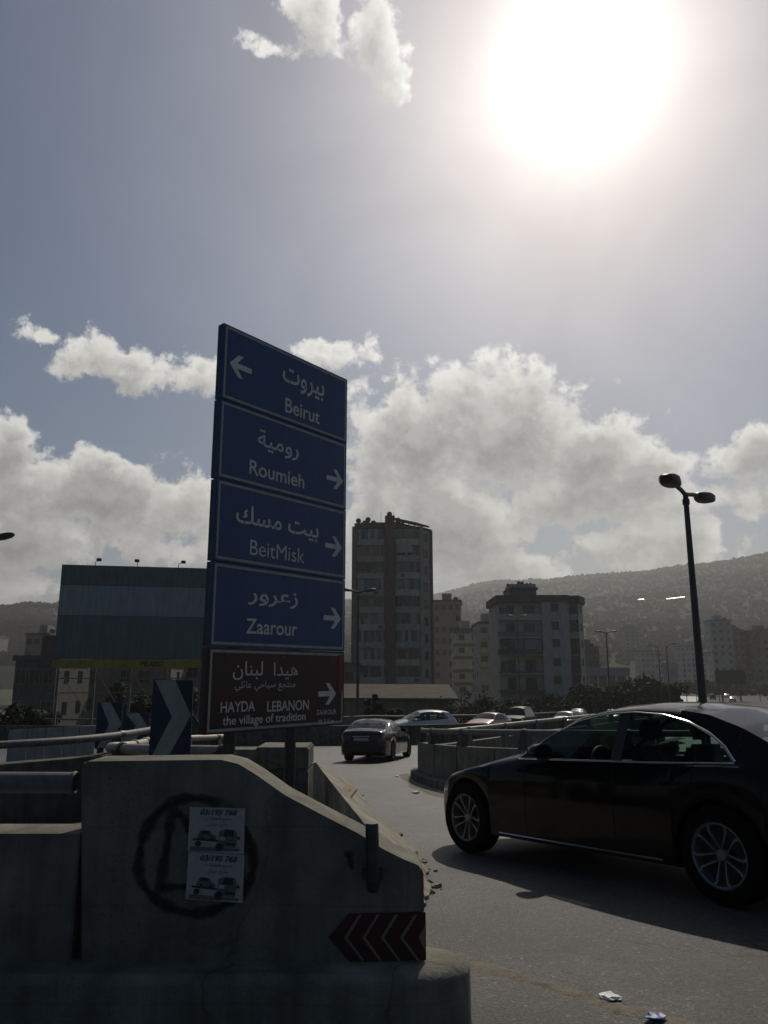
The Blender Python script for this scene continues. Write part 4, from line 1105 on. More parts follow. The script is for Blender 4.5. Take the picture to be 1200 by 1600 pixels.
def build_car(name, label, p, paint, M, detail=True, rims='alloy', glass='dark_glass', group=None, doors=True, plate=False, du=.07):
    t = thing(name, label, 'car', M=M, group=group)
    sh = car_shell(p, du); L_ = p['L']; xf = p['WB']/2+p['foh']
    d0, d1 = p['dlo'][0][0], p['dlo'][-1][0]
    def X(u): return xf-u
    def cls(k, u):
        if k == 6 and d0 < u < d1: return 'pillar' if p['pillar'][0] < u < p['pillar'][1] else ('side_window', 0 if u < p['pillar'][0] else 1)
        if k in (8, 9) and p['ws'][0] < u < p['ws'][1]: return 'windscreen'
        if k in (8, 9) and p['rw'][0] < u < p['rw'][1]: return 'rear_window'
        if u < .035 and 1 <= k <= 5: return 'grille'
        if k == 4 and .05 < u < .46: return 'headlight'
        if k in (3, 4) and u > L_-.24: return 'tail_light'
        if detail and doors and 1 <= k <= 5:
            for i, (a, b) in enumerate(p['doors']):
                if a < u < b: return ('door', i)
        return 'body'
    parts = {}
    nv = len(sh[0][1])
    for side in (1, -1):
        for i in range(len(sh)-1):
            (u0, r0), (u1, r1) = sh[i], sh[i+1]; um = (u0+u1)/2
            for k in range(nv-1):
                c = cls(k, um); key = c if c in ('body','windscreen','rear_window') else (c, side)
                q = [(X(u0), side*r0[k][0], r0[k][1]), (X(u1), side*r1[k][0], r1[k][1]), (X(u1), side*r1[k+1][0], r1[k+1][1]), (X(u0), side*r0[k+1][0], r0[k+1][1])]
                parts.setdefault(key, MB()).quad(*(q if side == 1 else q[::-1]))
    for (u, r), s_ in ((sh[0], 1), (sh[-1], -1)):
        for k in range(nv-1):
            q = [(X(u), r[k][0], r[k][1]), (X(u), r[k+1][0], r[k+1][1]), (X(u), -r[k+1][0], r[k+1][1]), (X(u), -r[k][0], r[k][1])]
            parts.setdefault(('grille', 0) if s_ > 0 else 'body', MB()).quad(*(q if s_ > 0 else q[::-1]))
    # corner normals over the whole shell, so that door and body panels shade as one skin
    key_ = lambda c: (round(c[0],3), round(c[1],3), round(c[2],3)); fan = {}
    for mb in parts.values():
        for f in mb.f:
            v = [Vector(mb.v[i]) for i in f]; nn = (v[2]-v[0]).cross(v[3]-v[1])
            if nn.length < 1e-9: continue
            for c in v: fan.setdefault(key_(c), []).append(nn)
    mats = {'grille': 'grille', 'body': paint, 'windscreen': glass, 'rear_window': glass, 'pillar': 'plastic_black', 'headlight': 'lamp_clear', 'tail_light': 'lamp_red', 'side_window': glass, 'door': paint}
    made = {}
    for key, mb in parts.items():
        nm = key if isinstance(key, str) else key[0]
        nm = nm if isinstance(nm, str) else nm[0]
        me = mb.mesh(nm); bm = bmesh.new(); bm.from_mesh(me)
        bmesh.ops.remove_doubles(bm, verts=bm.verts, dist=.0008); bmesh.ops.dissolve_degenerate(bm, edges=bm.edges, dist=.0005)
        bm.to_mesh(me); bm.free()
        me.polygons.foreach_set('use_smooth', [True]*len(me.polygons))
        ln = []
        for pl_ in me.polygons:
            n0 = pl_.normal
            for vi in pl_.vertices:
                c = me.vertices[vi].co; acc = n0*1e-6
                for nn in fan.get(key_(c), ()):
                    if nn.normalized().dot(n0) > .74: acc = acc+nn
                ln.append(tuple(acc.normalized()))
        me.normals_split_custom_set(ln)
        made[key] = obj(nm if nm != 'pillar' else 'door_pillar', me, mats[nm], t)
    W_, rad = p['W'], p['rad']
    # glass shades: a little thickness is not needed; trim
    if detail:
        for side in (1, -1):
            low = []; up = []
            for (u, r) in sh:
                if d0-.01 <= u <= d1+.001:
                    low.append((X(u), side*(r[6][0]+.004), r[6][1]+.004)); up.append((X(u), side*(r[7][0]+.004), r[7][1]))
            obj('window_trim', MB().tube(low[::2]+[low[-1]], .008, 8), 'chrome', t, smooth=True)
            n = len(up); rr = [.005+.009*max(0,(i/n-.55)/.45) for i in range(n)]
            obj('window_trim', MB().tube(up, rr, 8), 'chrome', t, smooth=True)
            sl_ = [(X(u), side*(r[2][0]+.012), .245) for (u, r) in sh if p['foh']+.50 < u < p['foh']+p['WB']-.47]
            obj('sill_trim', MB().tube([sl_[0], sl_[len(sl_)//2], sl_[-1]], .010, 8), 'chrome', t, smooth=True)
            for us_ in sorted({round(e_, 4) for dd in p['doors'] for e_ in dd}):
                rr_ = min(sh, key=lambda q: abs(q[0]-us_))[1]
                obj('door_seam', MB().tube([(X(us_), side*(rr_[k][0]+.0008), rr_[k][1]) for k in range(2, 7)], .0035, 5), 'grille', t)
            # mirror
            u = p['ws'][0]+.40; b_ = [r for (q, r) in sh if abs(q-u) < .06][0]
            mx, my, mz = X(u), side*(b_[6][0]+.10), b_[6][1]+.075
            mi = MB(); rows = []
            for (dx, s_) in ((-.07,.82),(-.06,1.0),(.0,1.0),(.06,.82),(.10,.45),(.11,.1)):
                rows.append([(mx+dx, my+side*.115*s_*math.cos(a), mz+.072*s_*math.sin(a)*(1 if math.sin(a)>0 else .85)) for a in [2*math.pi*j/16 for j in range(17)]])
            mo = obj('wing_mirror', fixn(mi.grid(rows).mesh('wing_mirror', True)), paint, t)
            obj('mirror_glass', MB().quad(*[(mx-.068, my+side*.10*math.cos(a), mz+.058*math.sin(a)) for a in [2*math.pi*j/14 for j in range(14)]]), 'dark_glass', mo)
            obj('mirror_arm', MB().box((mx-.03, min(my, side*(b_[6][0]-.03)), mz-.075), (mx+.03, max(my, side*(b_[6][0]-.03)), mz-.045)), 'plastic_black', mo)
            for di, (a, b) in enumerate(p['doors']):
                hb_ = [r for (q, r) in sh if abs(q-(b-.2)) < .06][0]; z = hb_[4][1]+.06
                hd = MB().tube([(X(b-.30), side*(hb_[5][0]+.012), z), (X(b-.28), side*(hb_[5][0]+.035), z+.004), (X(b-.12), side*(hb_[5][0]+.035), z+.008), (X(b-.10), side*(hb_[5][0]+.012), z+.008)], .011, 8)
                obj('door_handle', hd, paint, made.get((('door', di), side), t), smooth=True)
        # cabin
        zf = p['bot']+.08
        obj('cabin_floor', MB().box((X(p['rw'][0]+.1), -W_+.16, zf), (X(p['ws'][0]), W_-.16, zf+.03)), 'plastic_black', t)
        dash = MB().prism([(X(p['ws'][0]+.0),-W_+.2,zf),(X(p['ws'][0]+.0),-W_+.2,.88),(X(p['ws'][0]+.42),-W_+.2,.90),(X(p['ws'][0]+.55),-W_+.2,.80),(X(p['ws'][0]+.55),-W_+.2,zf)], (0,0,0), (0,2*W_-.4,0))
        obj('dashboard', dash, 'plastic_black', t, fix=True)
        rw_ = []
        sw_c = Vector((X(p['ws'][0]+.72), .36, .88)); ax = Vector((-.86,0,.5)).normalized(); u_ = Vector((0,1,0)); v_ = ax.cross(u_)
        st = obj('steering_wheel', MB().tube([sw_c+(u_*math.cos(a)+v_*math.sin(a))*.185 for a in [2*math.pi*j/24 for j in range(25)]], .016, 8, caps=False), 'plastic_black', t, smooth=True)
        obj('steering_hub', MB().tube([sw_c-ax*.16, sw_c+ax*.01], [.03,.06], 10), 'plastic_black', st)
        obj('steering_spoke', MB().tube([sw_c-u_*.18, sw_c+u_*.18], .016, 6), 'plastic_black', st)
        def seat(cx, cy, w, mat, head=True):
            s = obj('seat', MB().prism([(cx+.45,cy-w,zf+.1),(cx+.48,cy-w,zf+.28),(cx+.05,cy-w,zf+.24),(cx-.17,cy-w,zf+.80),(cx-.27,cy-w,zf+.78),(cx-.12,cy-w,zf+.1)], (0,0,0), (0,2*w,0)), mat, t, fix=True, bev=.04)
            if head:
                for hy in ((cy,) if w < .4 else (cy-.38, cy+.38)):
                    hm = MB().prism([(cx-.20,hy-.13,zf+.82),(cx-.12,hy-.13,zf+.84),(cx-.15,hy-.13,zf+1.0),(cx-.24,hy-.13,zf+1.0)], (0,0,0), (0,.26,0))
                    obj('headrest', hm, mat if w < .4 else 'seat_grey', s, fix=True, bev=.03)
                    obj('headrest_stem', MB().tube([(cx-.18,hy-.05,zf+.74),(cx-.18,hy-.05,zf+.86)], .006, 6), 'chrome', s)
        um = p['pillar'][0]-.10
        seat(X(um)-.0, .36, .25, 'seat_dark'); seat(X(um)-.0, -.36, .25, 'seat_dark'); seat(X(um+.95), 0, .62, 'seat_dark')
    # wheels
    for (ux, sx) in ((p['foh'], 1), (p['foh']+p['WB'], -1)):
        for side in (1, -1):
            wheel(t, (X(ux), side*(W_-.115), rad), rad, side, rims, detail)
    if plate:
        zc = p['belt'][-2][1]*.78
        xb = X(L_)-.004
        obj('number_plate', MB().box((xb-.012,-.26,zc-.055),(xb,.26,zc+.055)), 'paper', t)
        obj('boot_trim', MB().box((xb-.02,-.30,zc+.085),(xb+.01,.30,zc+.105)), 'chrome', t)
        for side in (1,-1):
            obj('tail_light', MB().box((xb-.006,side*.36 if side>0 else -.62,zc-.02),(xb+.02,.62 if side>0 else -.36,zc+.15)), 'lamp_red', t, bev=.01)
        obj('bumper_seam', MB().box((xb-.004,-.60,zc-.20),(xb+.02,.60,zc-.19)), 'plastic_black', t)
    return t
_wheel_cache = {}
def wheel(parent, loc, rad, side, rims, detail):
    key = (round(rad,3), side, rims, detail)
    if key not in _wheel_cache:
        w = .225; r2 = rad*.68; o = side
        ty = MB().lathe([(r2,-w/2),(rad*.93,-w/2),(rad*.985,-w/2+.025),(rad,-w/2+.05),(rad,w/2-.05),(rad*.985,w/2-.025),(rad*.93,w/2),(r2,w/2)], 'y', 40).mesh('tyre', True); fixn(ty)
        ri = MB(); y1 = o*(w/2-.012)
        ri.lathe([(r2+.004,y1),(r2-.012,y1+o*.006),(r2-.022,y1-o*.004),(r2-.03,y1-o*.10)], 'y', 40)
        def bar(a0, r0, a1, r1, w0, w1, d0_, d1_):
            p0 = Vector((r0*math.cos(a0), 0, r0*math.sin(a0))); p1 = Vector((r1*math.cos(a1), 0, r1*math.sin(a1)))
            d = (p1-p0).normalized(); nrm = Vector((-d.z, 0, d.x)); vs = []
            for (p_, ww, dy) in ((p0,w0,d0_),(p1,w1,d1_)):
                for s_ in (-1,1):
                    q = p_+nrm*ww*s_; vs += [(q.x, y1-o*dy, q.z), (q.x, y1-o*(dy+.03), q.z)]
            n = len(ri.v); ri.v += vs; ri.f += [tuple(n+i for i in f) for f in ((0,4,6,2),(1,3,7,5),(0,1,5,4),(2,6,7,3),(0,2,3,1),(4,5,7,6))]
        for k in range(5):
            a = 2*math.pi*k/5+.31
            for s_ in (-1, 1):
                if detail:
                    bar(a+s_*.10, .045, a+s_*.36, r2*.55, .004, .006, .035, .014); bar(a+s_*.36, r2*.54, a+s_*.40, r2*.80, .006, .009, .014, .004); bar(a+s_*.40, r2*.79, a+s_*.30, r2-.008, .009, .012, .004, .0)
                else:
                    bar(a+s_*.1, .04, a+s_*.16, r2-.01, .02, .02, .02, .0)
        ri.lathe([(.0,y1-o*.022),(.035,y1-o*.022),(.045,y1-o*.035),(.05,y1-o*.06)], 'y', 20)
        rm = ri.mesh('rim', False); fixn(rm)
        bk = MB().lathe([(.0,y1-o*.085),(r2-.02,y1-o*.085)], 'y', 24).mesh('wheel_backing')  # plain dark disc closing off the rim behind the spokes
        ty.materials.append(MATS['tyre']); rm.materials.append(MATS[rims]); bk.materials.append(MATS['black_metal'])
        _wheel_cache[key] = (ty, rm, bk)
    ty, rm, bk = _wheel_cache[key]
    w_ = bpy.data.objects.new('wheel', bk); C.objects.link(w_); w_.parent = parent; w_.location = loc
    for nm, me in (('tyre', ty), ('rim', rm)):
        q = bpy.data.objects.new(nm, me); C.objects.link(q); q.parent = w_
    return w_
def pose(x, y, z, yaw, slope=(0, 0)):
    """matrix of a car standing on a plane with slopes dz/dx, dz/dy"""
    nrm = Vector((-slope[0], -slope[1], 1)).normalized(); f = Vector((math.cos(yaw), math.sin(yaw), 0)); f = (f-nrm*f.dot(nrm)).normalized(); l = nrm.cross(f)
    return Matrix(((f.x,l.x,nrm.x,x),(f.y,l.y,nrm.y,y),(f.z,l.z,nrm.z,z),(0,0,0,1)))

# black saloon in front
rear, front = on_ramp(1131,1412), on_ramp(748,1333)
fd = Vector((front.x-rear.x, front.y-rear.y, 0)).normalized(); lf = Vector((-fd.y, fd.x, 0)); mid = (rear+front)/2 - lf*.79
build_car('saloon_car', 'shiny black saloon car with chrome window trim on the ramp', SALOON, 'car_black', pose(mid.x, mid.y, rz(mid.y), math.atan2(fd.y, fd.x), (0,-.06)), glass='tint_glass', du=.05)
# dark saloon ahead
S2 = scaled(SALOON, 4.45, .86, 1.44, 2.62)
q = on_ramp(600,1186)
build_car('saloon_car', 'dark saloon car seen from behind going round the island', S2, 'car_navy', pose(-.18, 29.2, rz(29.0), R(76), (0,-.045)), glass='clear_glass', rims='steel', plate=True, doors=False)
def slip_pose(t, off, flip=True):
    p, d = slip_at(t); a = math.atan2(d.y, d.x) + (math.pi if flip else 0)
    hx = Vector((d.x, d.y)).length
    return pose(p.x-d.y*off, p.y+d.x*off, p.z, a, (d.z*d.x, d.z*d.y))
M0 = slip_pose(2.98, .3); 
build_car('hatchback_car', 'white hatchback car waiting behind the long concrete barrier', HATCH, 'car_white', M0 , glass='clear_glass', doors=False)
build_car('saloon_car', 'faded red car behind the white hatchback in the queue', scaled(SALOON,4.2,.85,1.40,2.5), 'car_red', slip_pose(3.5,-1.0), detail=False, du=.12)
build_car('off_road_car', 'tall dark off road car beside the faded red car', SUV, 'car_dark', slip_pose(4.12,.2), detail=False, du=.12)
build_car('saloon_car', 'silver car third in the queue behind the red one', scaled(SALOON,4.3,.86,1.42,2.55), 'car_silver', slip_pose(4.62,-1.2), detail=False, du=.12)
build_car('saloon_car', 'pale beige car with glinting windscreen behind the silver one', scaled(HATCH,4.1,.86,1.48,2.5), 'car_beige', slip_pose(4.98,-.8), detail=False, du=.12)
build_car('hatchback_car', 'small white car near the end of the queue', HATCH, 'car_white', slip_pose(5.55,1.6), detail=False, du=.12)
build_car('saloon_car', 'silver car with bright roof glint at the end of the queue', scaled(SALOON,4.4,.88,1.44,2.6), 'car_silver', slip_pose(5.78,-1.4), detail=False, du=.12)
# white van further down
VAN = scaled(SUV, 5.2, .98, 2.2, 3.0)
build_car('van', 'white van far down the slip road beyond the black roof', VAN, 'car_white', slip_pose(7.35,0), detail=False, du=.15)['category'] = 'van'
# cars on the highway, few pixels each
hwl = 'tiny car driving on the distant highway'
protos = []
random.seed(11)
lanes = [(-13,False),(-9,False),(-5,False),(5,True),(9,True),(13,True)]
spots = [(2.05,-11,0),(2.25,-6,0),(2.42,-12,0),(2.62,-8,0),(2.1,6,1),(2.5,10,1),(2.85,-5,0),(3.1,-12,0),(3.3,-7,0),(3.0,8,1),(3.6,-10,0),(1.85,-6,0),(3.95,-6,0),(1.7,8,1),(2.8,13,1)]
cols = ['car_dark','car_silver','car_white','car_red','car_beige']
pr = {}
for i, (t_, off, fl) in enumerate(spots):
    p2, d2 = hw_at(t_, off); a = math.atan2(d2.y, d2.x)+(math.pi if fl else 0); M = pose(p2.x, p2.y, .034, a)
    c_ = cols[i % 5]
    if c_ not in pr:
        pr[c_] = build_car('highway_car', hwl, scaled(SALOON,4.4,.87,1.45,2.6) if i % 2 else SUV, c_, M, detail=False, group='cars on the distant highway', du=.25)
    else: dup(pr[c_], M)

# ---------------------------------------------------------------- buildings
_wc = {}
def add_window(parent, x, z, w, h, y=0.0, rot=0.0, org=(0,0), pane='far_glass', mull=True):
    """framed window on a facade: frame stands proud, pane sits back in it; rot turns it about z round org"""
    key = (round(w,2), round(h,2), pane, mull)
    if key not in _wc:
        f = MB(); t = .09
        f.box((-w/2-t,-.10,-t),(-w/2,.02,h+t)); f.box((w/2,-.10,-t),(w/2+t,.02,h+t)); f.box((-w/2,-.10,h),(w/2,.02,h+t)); f.box((-w/2-.06,-.18,-t),(w/2+.06,.02,-.001))
        if mull: f.box((-.035,-.06,0),(.035,.0,h))
        p_ = MB().quad((-w/2,-.012,0),(w/2,-.012,0),(w/2,-.012,h),(-w/2,-.012,h))
        fm = f.mesh('window'); fm.materials.append(MATS['plaster_brown']); pm = p_.mesh('pane'); pm.materials.append(MATS[pane]); _wc[key] = (fm, pm)
    fm, pm = _wc[key]
    M = Matrix.Translation((org[0], org[1], 0)) @ Matrix.Rotation(rot, 4, 'Z') @ Matrix.Translation((x, y, z))
    o = bpy.data.objects.new('window', fm); C.objects.link(o); o.parent = parent; o.matrix_basis = M
    q = bpy.data.objects.new('pane', pm); C.objects.link(q); q.parent = o
    return o
def arc_plan(x0, x1, y0, bulge, n=9):
    return [(x0+(x1-x0)*k/n, y0-bulge*(1-(2*k/n-1)**2)) for k in range(n+1)]
def balcony(parent, x0, x1, z, y0, proj, bulge, par_h=.95, mat='plaster_grey', pmat=None, gap=.0):
    """slab with a parapet; bulge bows it outward"""
    a = arc_plan(x0, x1, y0-proj, bulge); n = len(a)
    sl = MB().prism([(x, y, z-.18) for x, y in a]+[(x1, y0, z-.18), (x0, y0, z-.18)], (0,0,0), (0,0,.18))
    b = obj('balcony', sl, mat, parent, fix=True)
    pw = MB(); path = [(x0+.02, y0)]+[(x, y+.02) for x, y in a]+[(x1-.02, y0)]
    for (p0, p1) in zip(path, path[1:]):
        d = Vector((p1[0]-p0[0], p1[1]-p0[1], 0)); 
        if d.length < 1e-4: continue
        d.normalize(); nr = Vector((-d.y, d.x, 0))*.1
        pw.prism([(p0[0],p0[1],z+.002+gap),(p1[0],p1[1],z+.002+gap),(p1[0],p1[1],z+par_h),(p0[0],p0[1],z+par_h)], (0,0,0), nr)
    obj('parapet', pw, pmat or mat, b, fix=True)
    return b

def tower():
    Y = 140.0; cx = P(614,950,Y).x
    t = thing('apartment_tower', 'tall grey apartment tower with red vertical shaft and bowed balconies', 'building', (cx, Y, 0))
    fh = 3.1; nf = 11; H_ = fh*nf
    body = [(-7.3,0),(5.0,0),(7.3,3.2),(7.3,14),(-7.3,14)]
    obj('wall', MB().prism([(x,y,0) for x,y in body], (0,0,0), (0,0,H_)), 'plaster_grey', t, fix=True)
    obj('stair_shaft', MB().box((-1.45,-1.0,0),(.35,5,H_+2.3)), 'red_shaft', t)
    obj('corner_pier', MB().box((-7.5,-.9,0),(-6.6,1.2,H_+.2)), 'plaster_brown', t)
    obj('corner_pier', MB().prism([(4.95,-.75,0),(5.6,-.6,0),(5.6,.6,0),(4.95,.3,0)], (0,0,0), (0,0,H_+.4)), 'plaster_grey', t, fix=True)
    obj('corner_pier', MB().prism([(7.0,2.6,0),(7.55,3.1,0),(7.55,4.4,0),(7.0,3.6,0)], (0,0,0), (0,0,H_+.1)), 'red_shaft', t, fix=True)
    rnd = random.Random(5)
    for f in range(nf):
        z = f*fh+.05
        open_ = rnd.random() < .45
        # left bay
        balcony(t, -6.55, -1.5, z, 0, .85, .12, .9, rnd.choice(('plaster_grey','plaster_cream','plaster_grey')))
        if open_:
            add_window(t, -5.1, z+.95, 1.5, 1.5); add_window(t, -2.7, z+.3, 1.3, 2.1)
        else:
            gl = arc_plan(-6.4,-1.6,-.68,.1,8)
            for k in range(8):
                p0, p1 = gl[k], gl[k+1]
                obj('glazing_panel', MB().quad((p0[0]+.03,p0[1],z+.92),(p1[0]-.03,p1[1],z+.92),(p1[0]-.03,p1[1],z+2.85),(p0[0]+.03,p0[1],z+2.85)), rnd.choice(('curtain','far_glass','far_glass','plaster_grey','blue_grey')), t)
        # right bowed bay
        balcony(t, .4, 4.9, z, 0, .7, .75, .95, rnd.choice(('plaster_grey','plaster_cream','plaster_grey')))
        if rnd.random() < .4:
            add_window(t, 1.6, z+.5, 1.2, 2.0); add_window(t, 3.6, z+.6, 1.6, 1.8)
        else:
            gl = arc_plan(.5,4.8,-.58,.7,8)
            for k in range(8):
                p0, p1 = gl[k], gl[k+1]
                obj('glazing_panel', MB().quad((p0[0]+.03,p0[1],z+.97),(p1[0]-.03,p1[1],z+.97),(p1[0]-.03,p1[1],z+2.88),(p0[0]+.03,p0[1],z+2.88)), rnd.choice(('curtain','far_glass','blue_grey','far_glass','plaster_grey')), t)
        add_window(t, 1.9, z+.9, .9, 1.4, 0, math.atan2(3.2,2.3), (5.0,0))
        for q_ in range(rnd.randrange(0,3)):
            ax = rnd.choice((rnd.uniform(-6.2,-2),rnd.uniform(.8,4.4))); ay = -1.25 if ax < 0 else -1.55
            obj('air_conditioner', MB().box((ax,ay,z+.1),(ax+.8,ay+.35,z+.65)), rnd.choice(('plaster_white','slab_dark')), t)
        if rnd.random() < .35:
            ax = -6.3 if rnd.random() < .5 else .8; w_ = rnd.uniform(1.5,3.5)
            obj('roller_blind', MB().box((ax,-1.05 if ax < 0 else -1.5,z+rnd.uniform(1.3,2.0)),(ax+w_,-1.0 if ax < 0 else -1.45,z+2.9)), rnd.choice(('awning','curtain','plaster_brown','slab_dark')), t)
    obj('cornice', MB().prism([(x*1.015,y-.35 if y < 4 else y,H_) for x,y in body], (0,0,0), (0,0,.35)), 'slab_dark', t, fix=True)
    obj('roof_room', MB().box((-6.0,1.5,H_+.35),(2.2,9,H_+1.5)), 'plaster_brown', t)
    obj('roof_parapet', MB().box((-7.1,-.5,H_+.35),(-1.46,-.3,H_+.95)), 'slab_dark', t)
    # sloping open roof frame on the right
    for y in (-.4, 3.4):
        obj('roof_beam', MB().prism([(.36,y,H_+2.0),(.36,y,H_+1.5),(4.2,y,H_+.55),(6.8,y+1,H_+.36),(6.8,y+1,H_+.6),(4.4,y,H_+1.1)], (0,0,0), (0,.3,0)), 'slab_dark', t, fix=True)
    for k in range(5):
        x = .8+k*1.1; obj('roof_beam', MB().box((x,-.1,H_+1.75-k*.26),(x+.15,3.4,H_+1.9-k*.26)), 'slab_dark', t)
    for (x, z) in ((-5.2,.95),(-3.6,.95),(1.0,1.5),(-.6,2.3)):
        obj('water_tank', MB().lathe([(0,0),(.45,0),(.48,.1),(.48,.75),(.3,.95),(0,.98)], 'z', 12, (x,2.0 if z < 2 else .5,H_+z+.0)), 'slab_dark', t, smooth=True)
    for (x, zz) in ((-6.4,1.6),(-4.6,1.8)):
        d_ = obj('satellite_dish', MB().lathe([(0,0),(.3,.05),(.5,.16)], 'y', 14, (x,.4,H_+zz)), 'slab_dark', t)
        obj('dish_mast', MB().tube([(x,.5,H_+.3),(x,.5,H_+zz)], .04, 6), 'steel_dark', d_)
    for x in (-2.2,.2):
        obj('antenna', MB().tube([(x,2,H_+1.2),(x,2,H_+3.6)], .035, 5), 'steel_dark', t)
tower()

def cream_block():
    Y = 135.0; k = lambda px: P(px+8,1000,Y).x; x0 = k(771); cx = k(840)
    t = thing('apartment_block', 'cream six storey apartment block with dark roof band and curved balconies', 'building', (cx, Y, 0))
    L_ = lambda px: k(px)-cx; zz = lambda py: P(840,py,Y).z
    zt = zz(942); zr_ = zz(931)
    xa, xb, xc, xd = L_(772), L_(838), L_(880), L_(897)
    obj('wall', MB().box((xa,0,0),(xb,12,zt)), 'plaster_cream', t)
    obj('wall', MB().box((xb+.003,-1.3,0),(xc,12,zt)), 'plaster_cream', t)
    obj('wall', MB().box((xc+.003,.6,0),(xd,12,zt)), 'plaster_grey', t)
    obj('wall', MB().prism([(xd+.003,-.3,0),(L_(911)+.2,3.4,0),(L_(911)+.2,12,0),(xd+.003,12,0)], (0,0,0), (0,0,zt)), 'plaster_cream', t, fix=True)
    obj('roof_band', MB().prism([(xa-.5,-1.2,zt),(xb-.2,-1.5,zt),(xc+.1,-1.7,zt),(xc+.2,-.3,zt),(xd+.2,-.7,zt),(L_(912)+.5,3.2,zt),(L_(912)+.5,12.4,zt),(xa-.5,12.4,zt)], (0,0,0), (0,0,zr_-zt)), 'slab_dark', t, fix=True)
    pz = zz(913)
    obj('roof_room', MB().box((L_(793),1.5,zr_),(L_(836),8,pz-.8)), 'plaster_brown', t)
    obj('roof_room', MB().box((L_(792),1.2,pz-.8),(L_(838),8.4,pz-.4)), 'slab_dark', t)
    obj('roof_parapet', MB().box((L_(795),1.3,pz-.4),(L_(835),8,pz+.2)), 'plaster_grey', t)
    rnd = random.Random(2)
    for i in range(7): obj('water_tank', MB().lathe([(0,0),(.3,0),(.32,.4),(.2,.55),(0,.58)], 'z', 10, (L_(797)+i*.65,1.8+rnd.random()*4,pz+.2)), 'slab_dark', t, smooth=True)
    wy = [950,978,1005,1034,1062]
    for i, py in enumerate(wy):
        zc = zz(py+6)
        wn = add_window(t, (xb+xc)/2-.1, zc, 1.15, 1.25, -1.3)
        if i in (0,1): add_window(t, L_(905), zc, .8, 1.2, 2.0, .9, (0,0)) if False else None
        zs_ = zz(py+18)
        if i < 4:
            balcony(t, xa-.3, xb-.02, zs_, 0, 1.1, .35, .9 if i != 3 else .3, 'plaster_white' if i != 2 else 'plaster_grey', 'blue_grey' if i == 1 else ('plaster_cream' if i == 0 else 'slab_dark'), 0)
        add_window(t, xa+2.0, zs_+.25, 1.3, 2.0, 0); add_window(t, xa+5.3, zs_+.25, 1.8, 2.0, 0)
        if i in (0, 3): add_window(t, xa+.6, zs_+.5, .8, 1.5, 0)
        # recess balconies
        balcony(t, xc+.05, xd-.05, zs_, .6, 1.2, .1, .9, 'plaster_grey', 'awning' if i > 1 else 'plaster_grey')
        add_window(t, (xc+xd)/2, zs_+.3, 1.1, 1.9, .6)
        add_window(t, 1.9, zc, .7, 1.1, 0, math.atan2(3.7,L_(911)+.2-xd), (xd,-.3))
        if i == 2:
            obj('awning', MB().prism([(xb-3.1,-.2,zs_+.4),(xb-3.1,-1.3,zs_+.4),(xb-3.1,-1.0,zs_+2.6),(xb-3.1,-.2,zs_+2.7)], (0,0,0), (2.9,0,0)), 'blue_grey', t, fix=True)
            obj('awning', MB().prism([(xa,-.2,zs_+1.6),(xa,-1.4,zs_+1.6),(xa,-1.1,zs_+2.6),(xa,-.2,zs_+2.7)], (0,0,0), (1.7,0,0)), 'awning', t, fix=True)
    obj('shop_canopy', MB().box((xa-.4,-2.0,zz(1082)),(xb,-.01,zz(1078))), 'slab_dark', t)
    add_window(t, xa+2, 1.2, 2.2, 2.2); add_window(t, xa+5.5, 1.2, 2.2, 2.2)
    add_window(t, (xb+xc)/2, .9, 1.2, 2.0, -1.3, pane='far_glass')
cream_block()

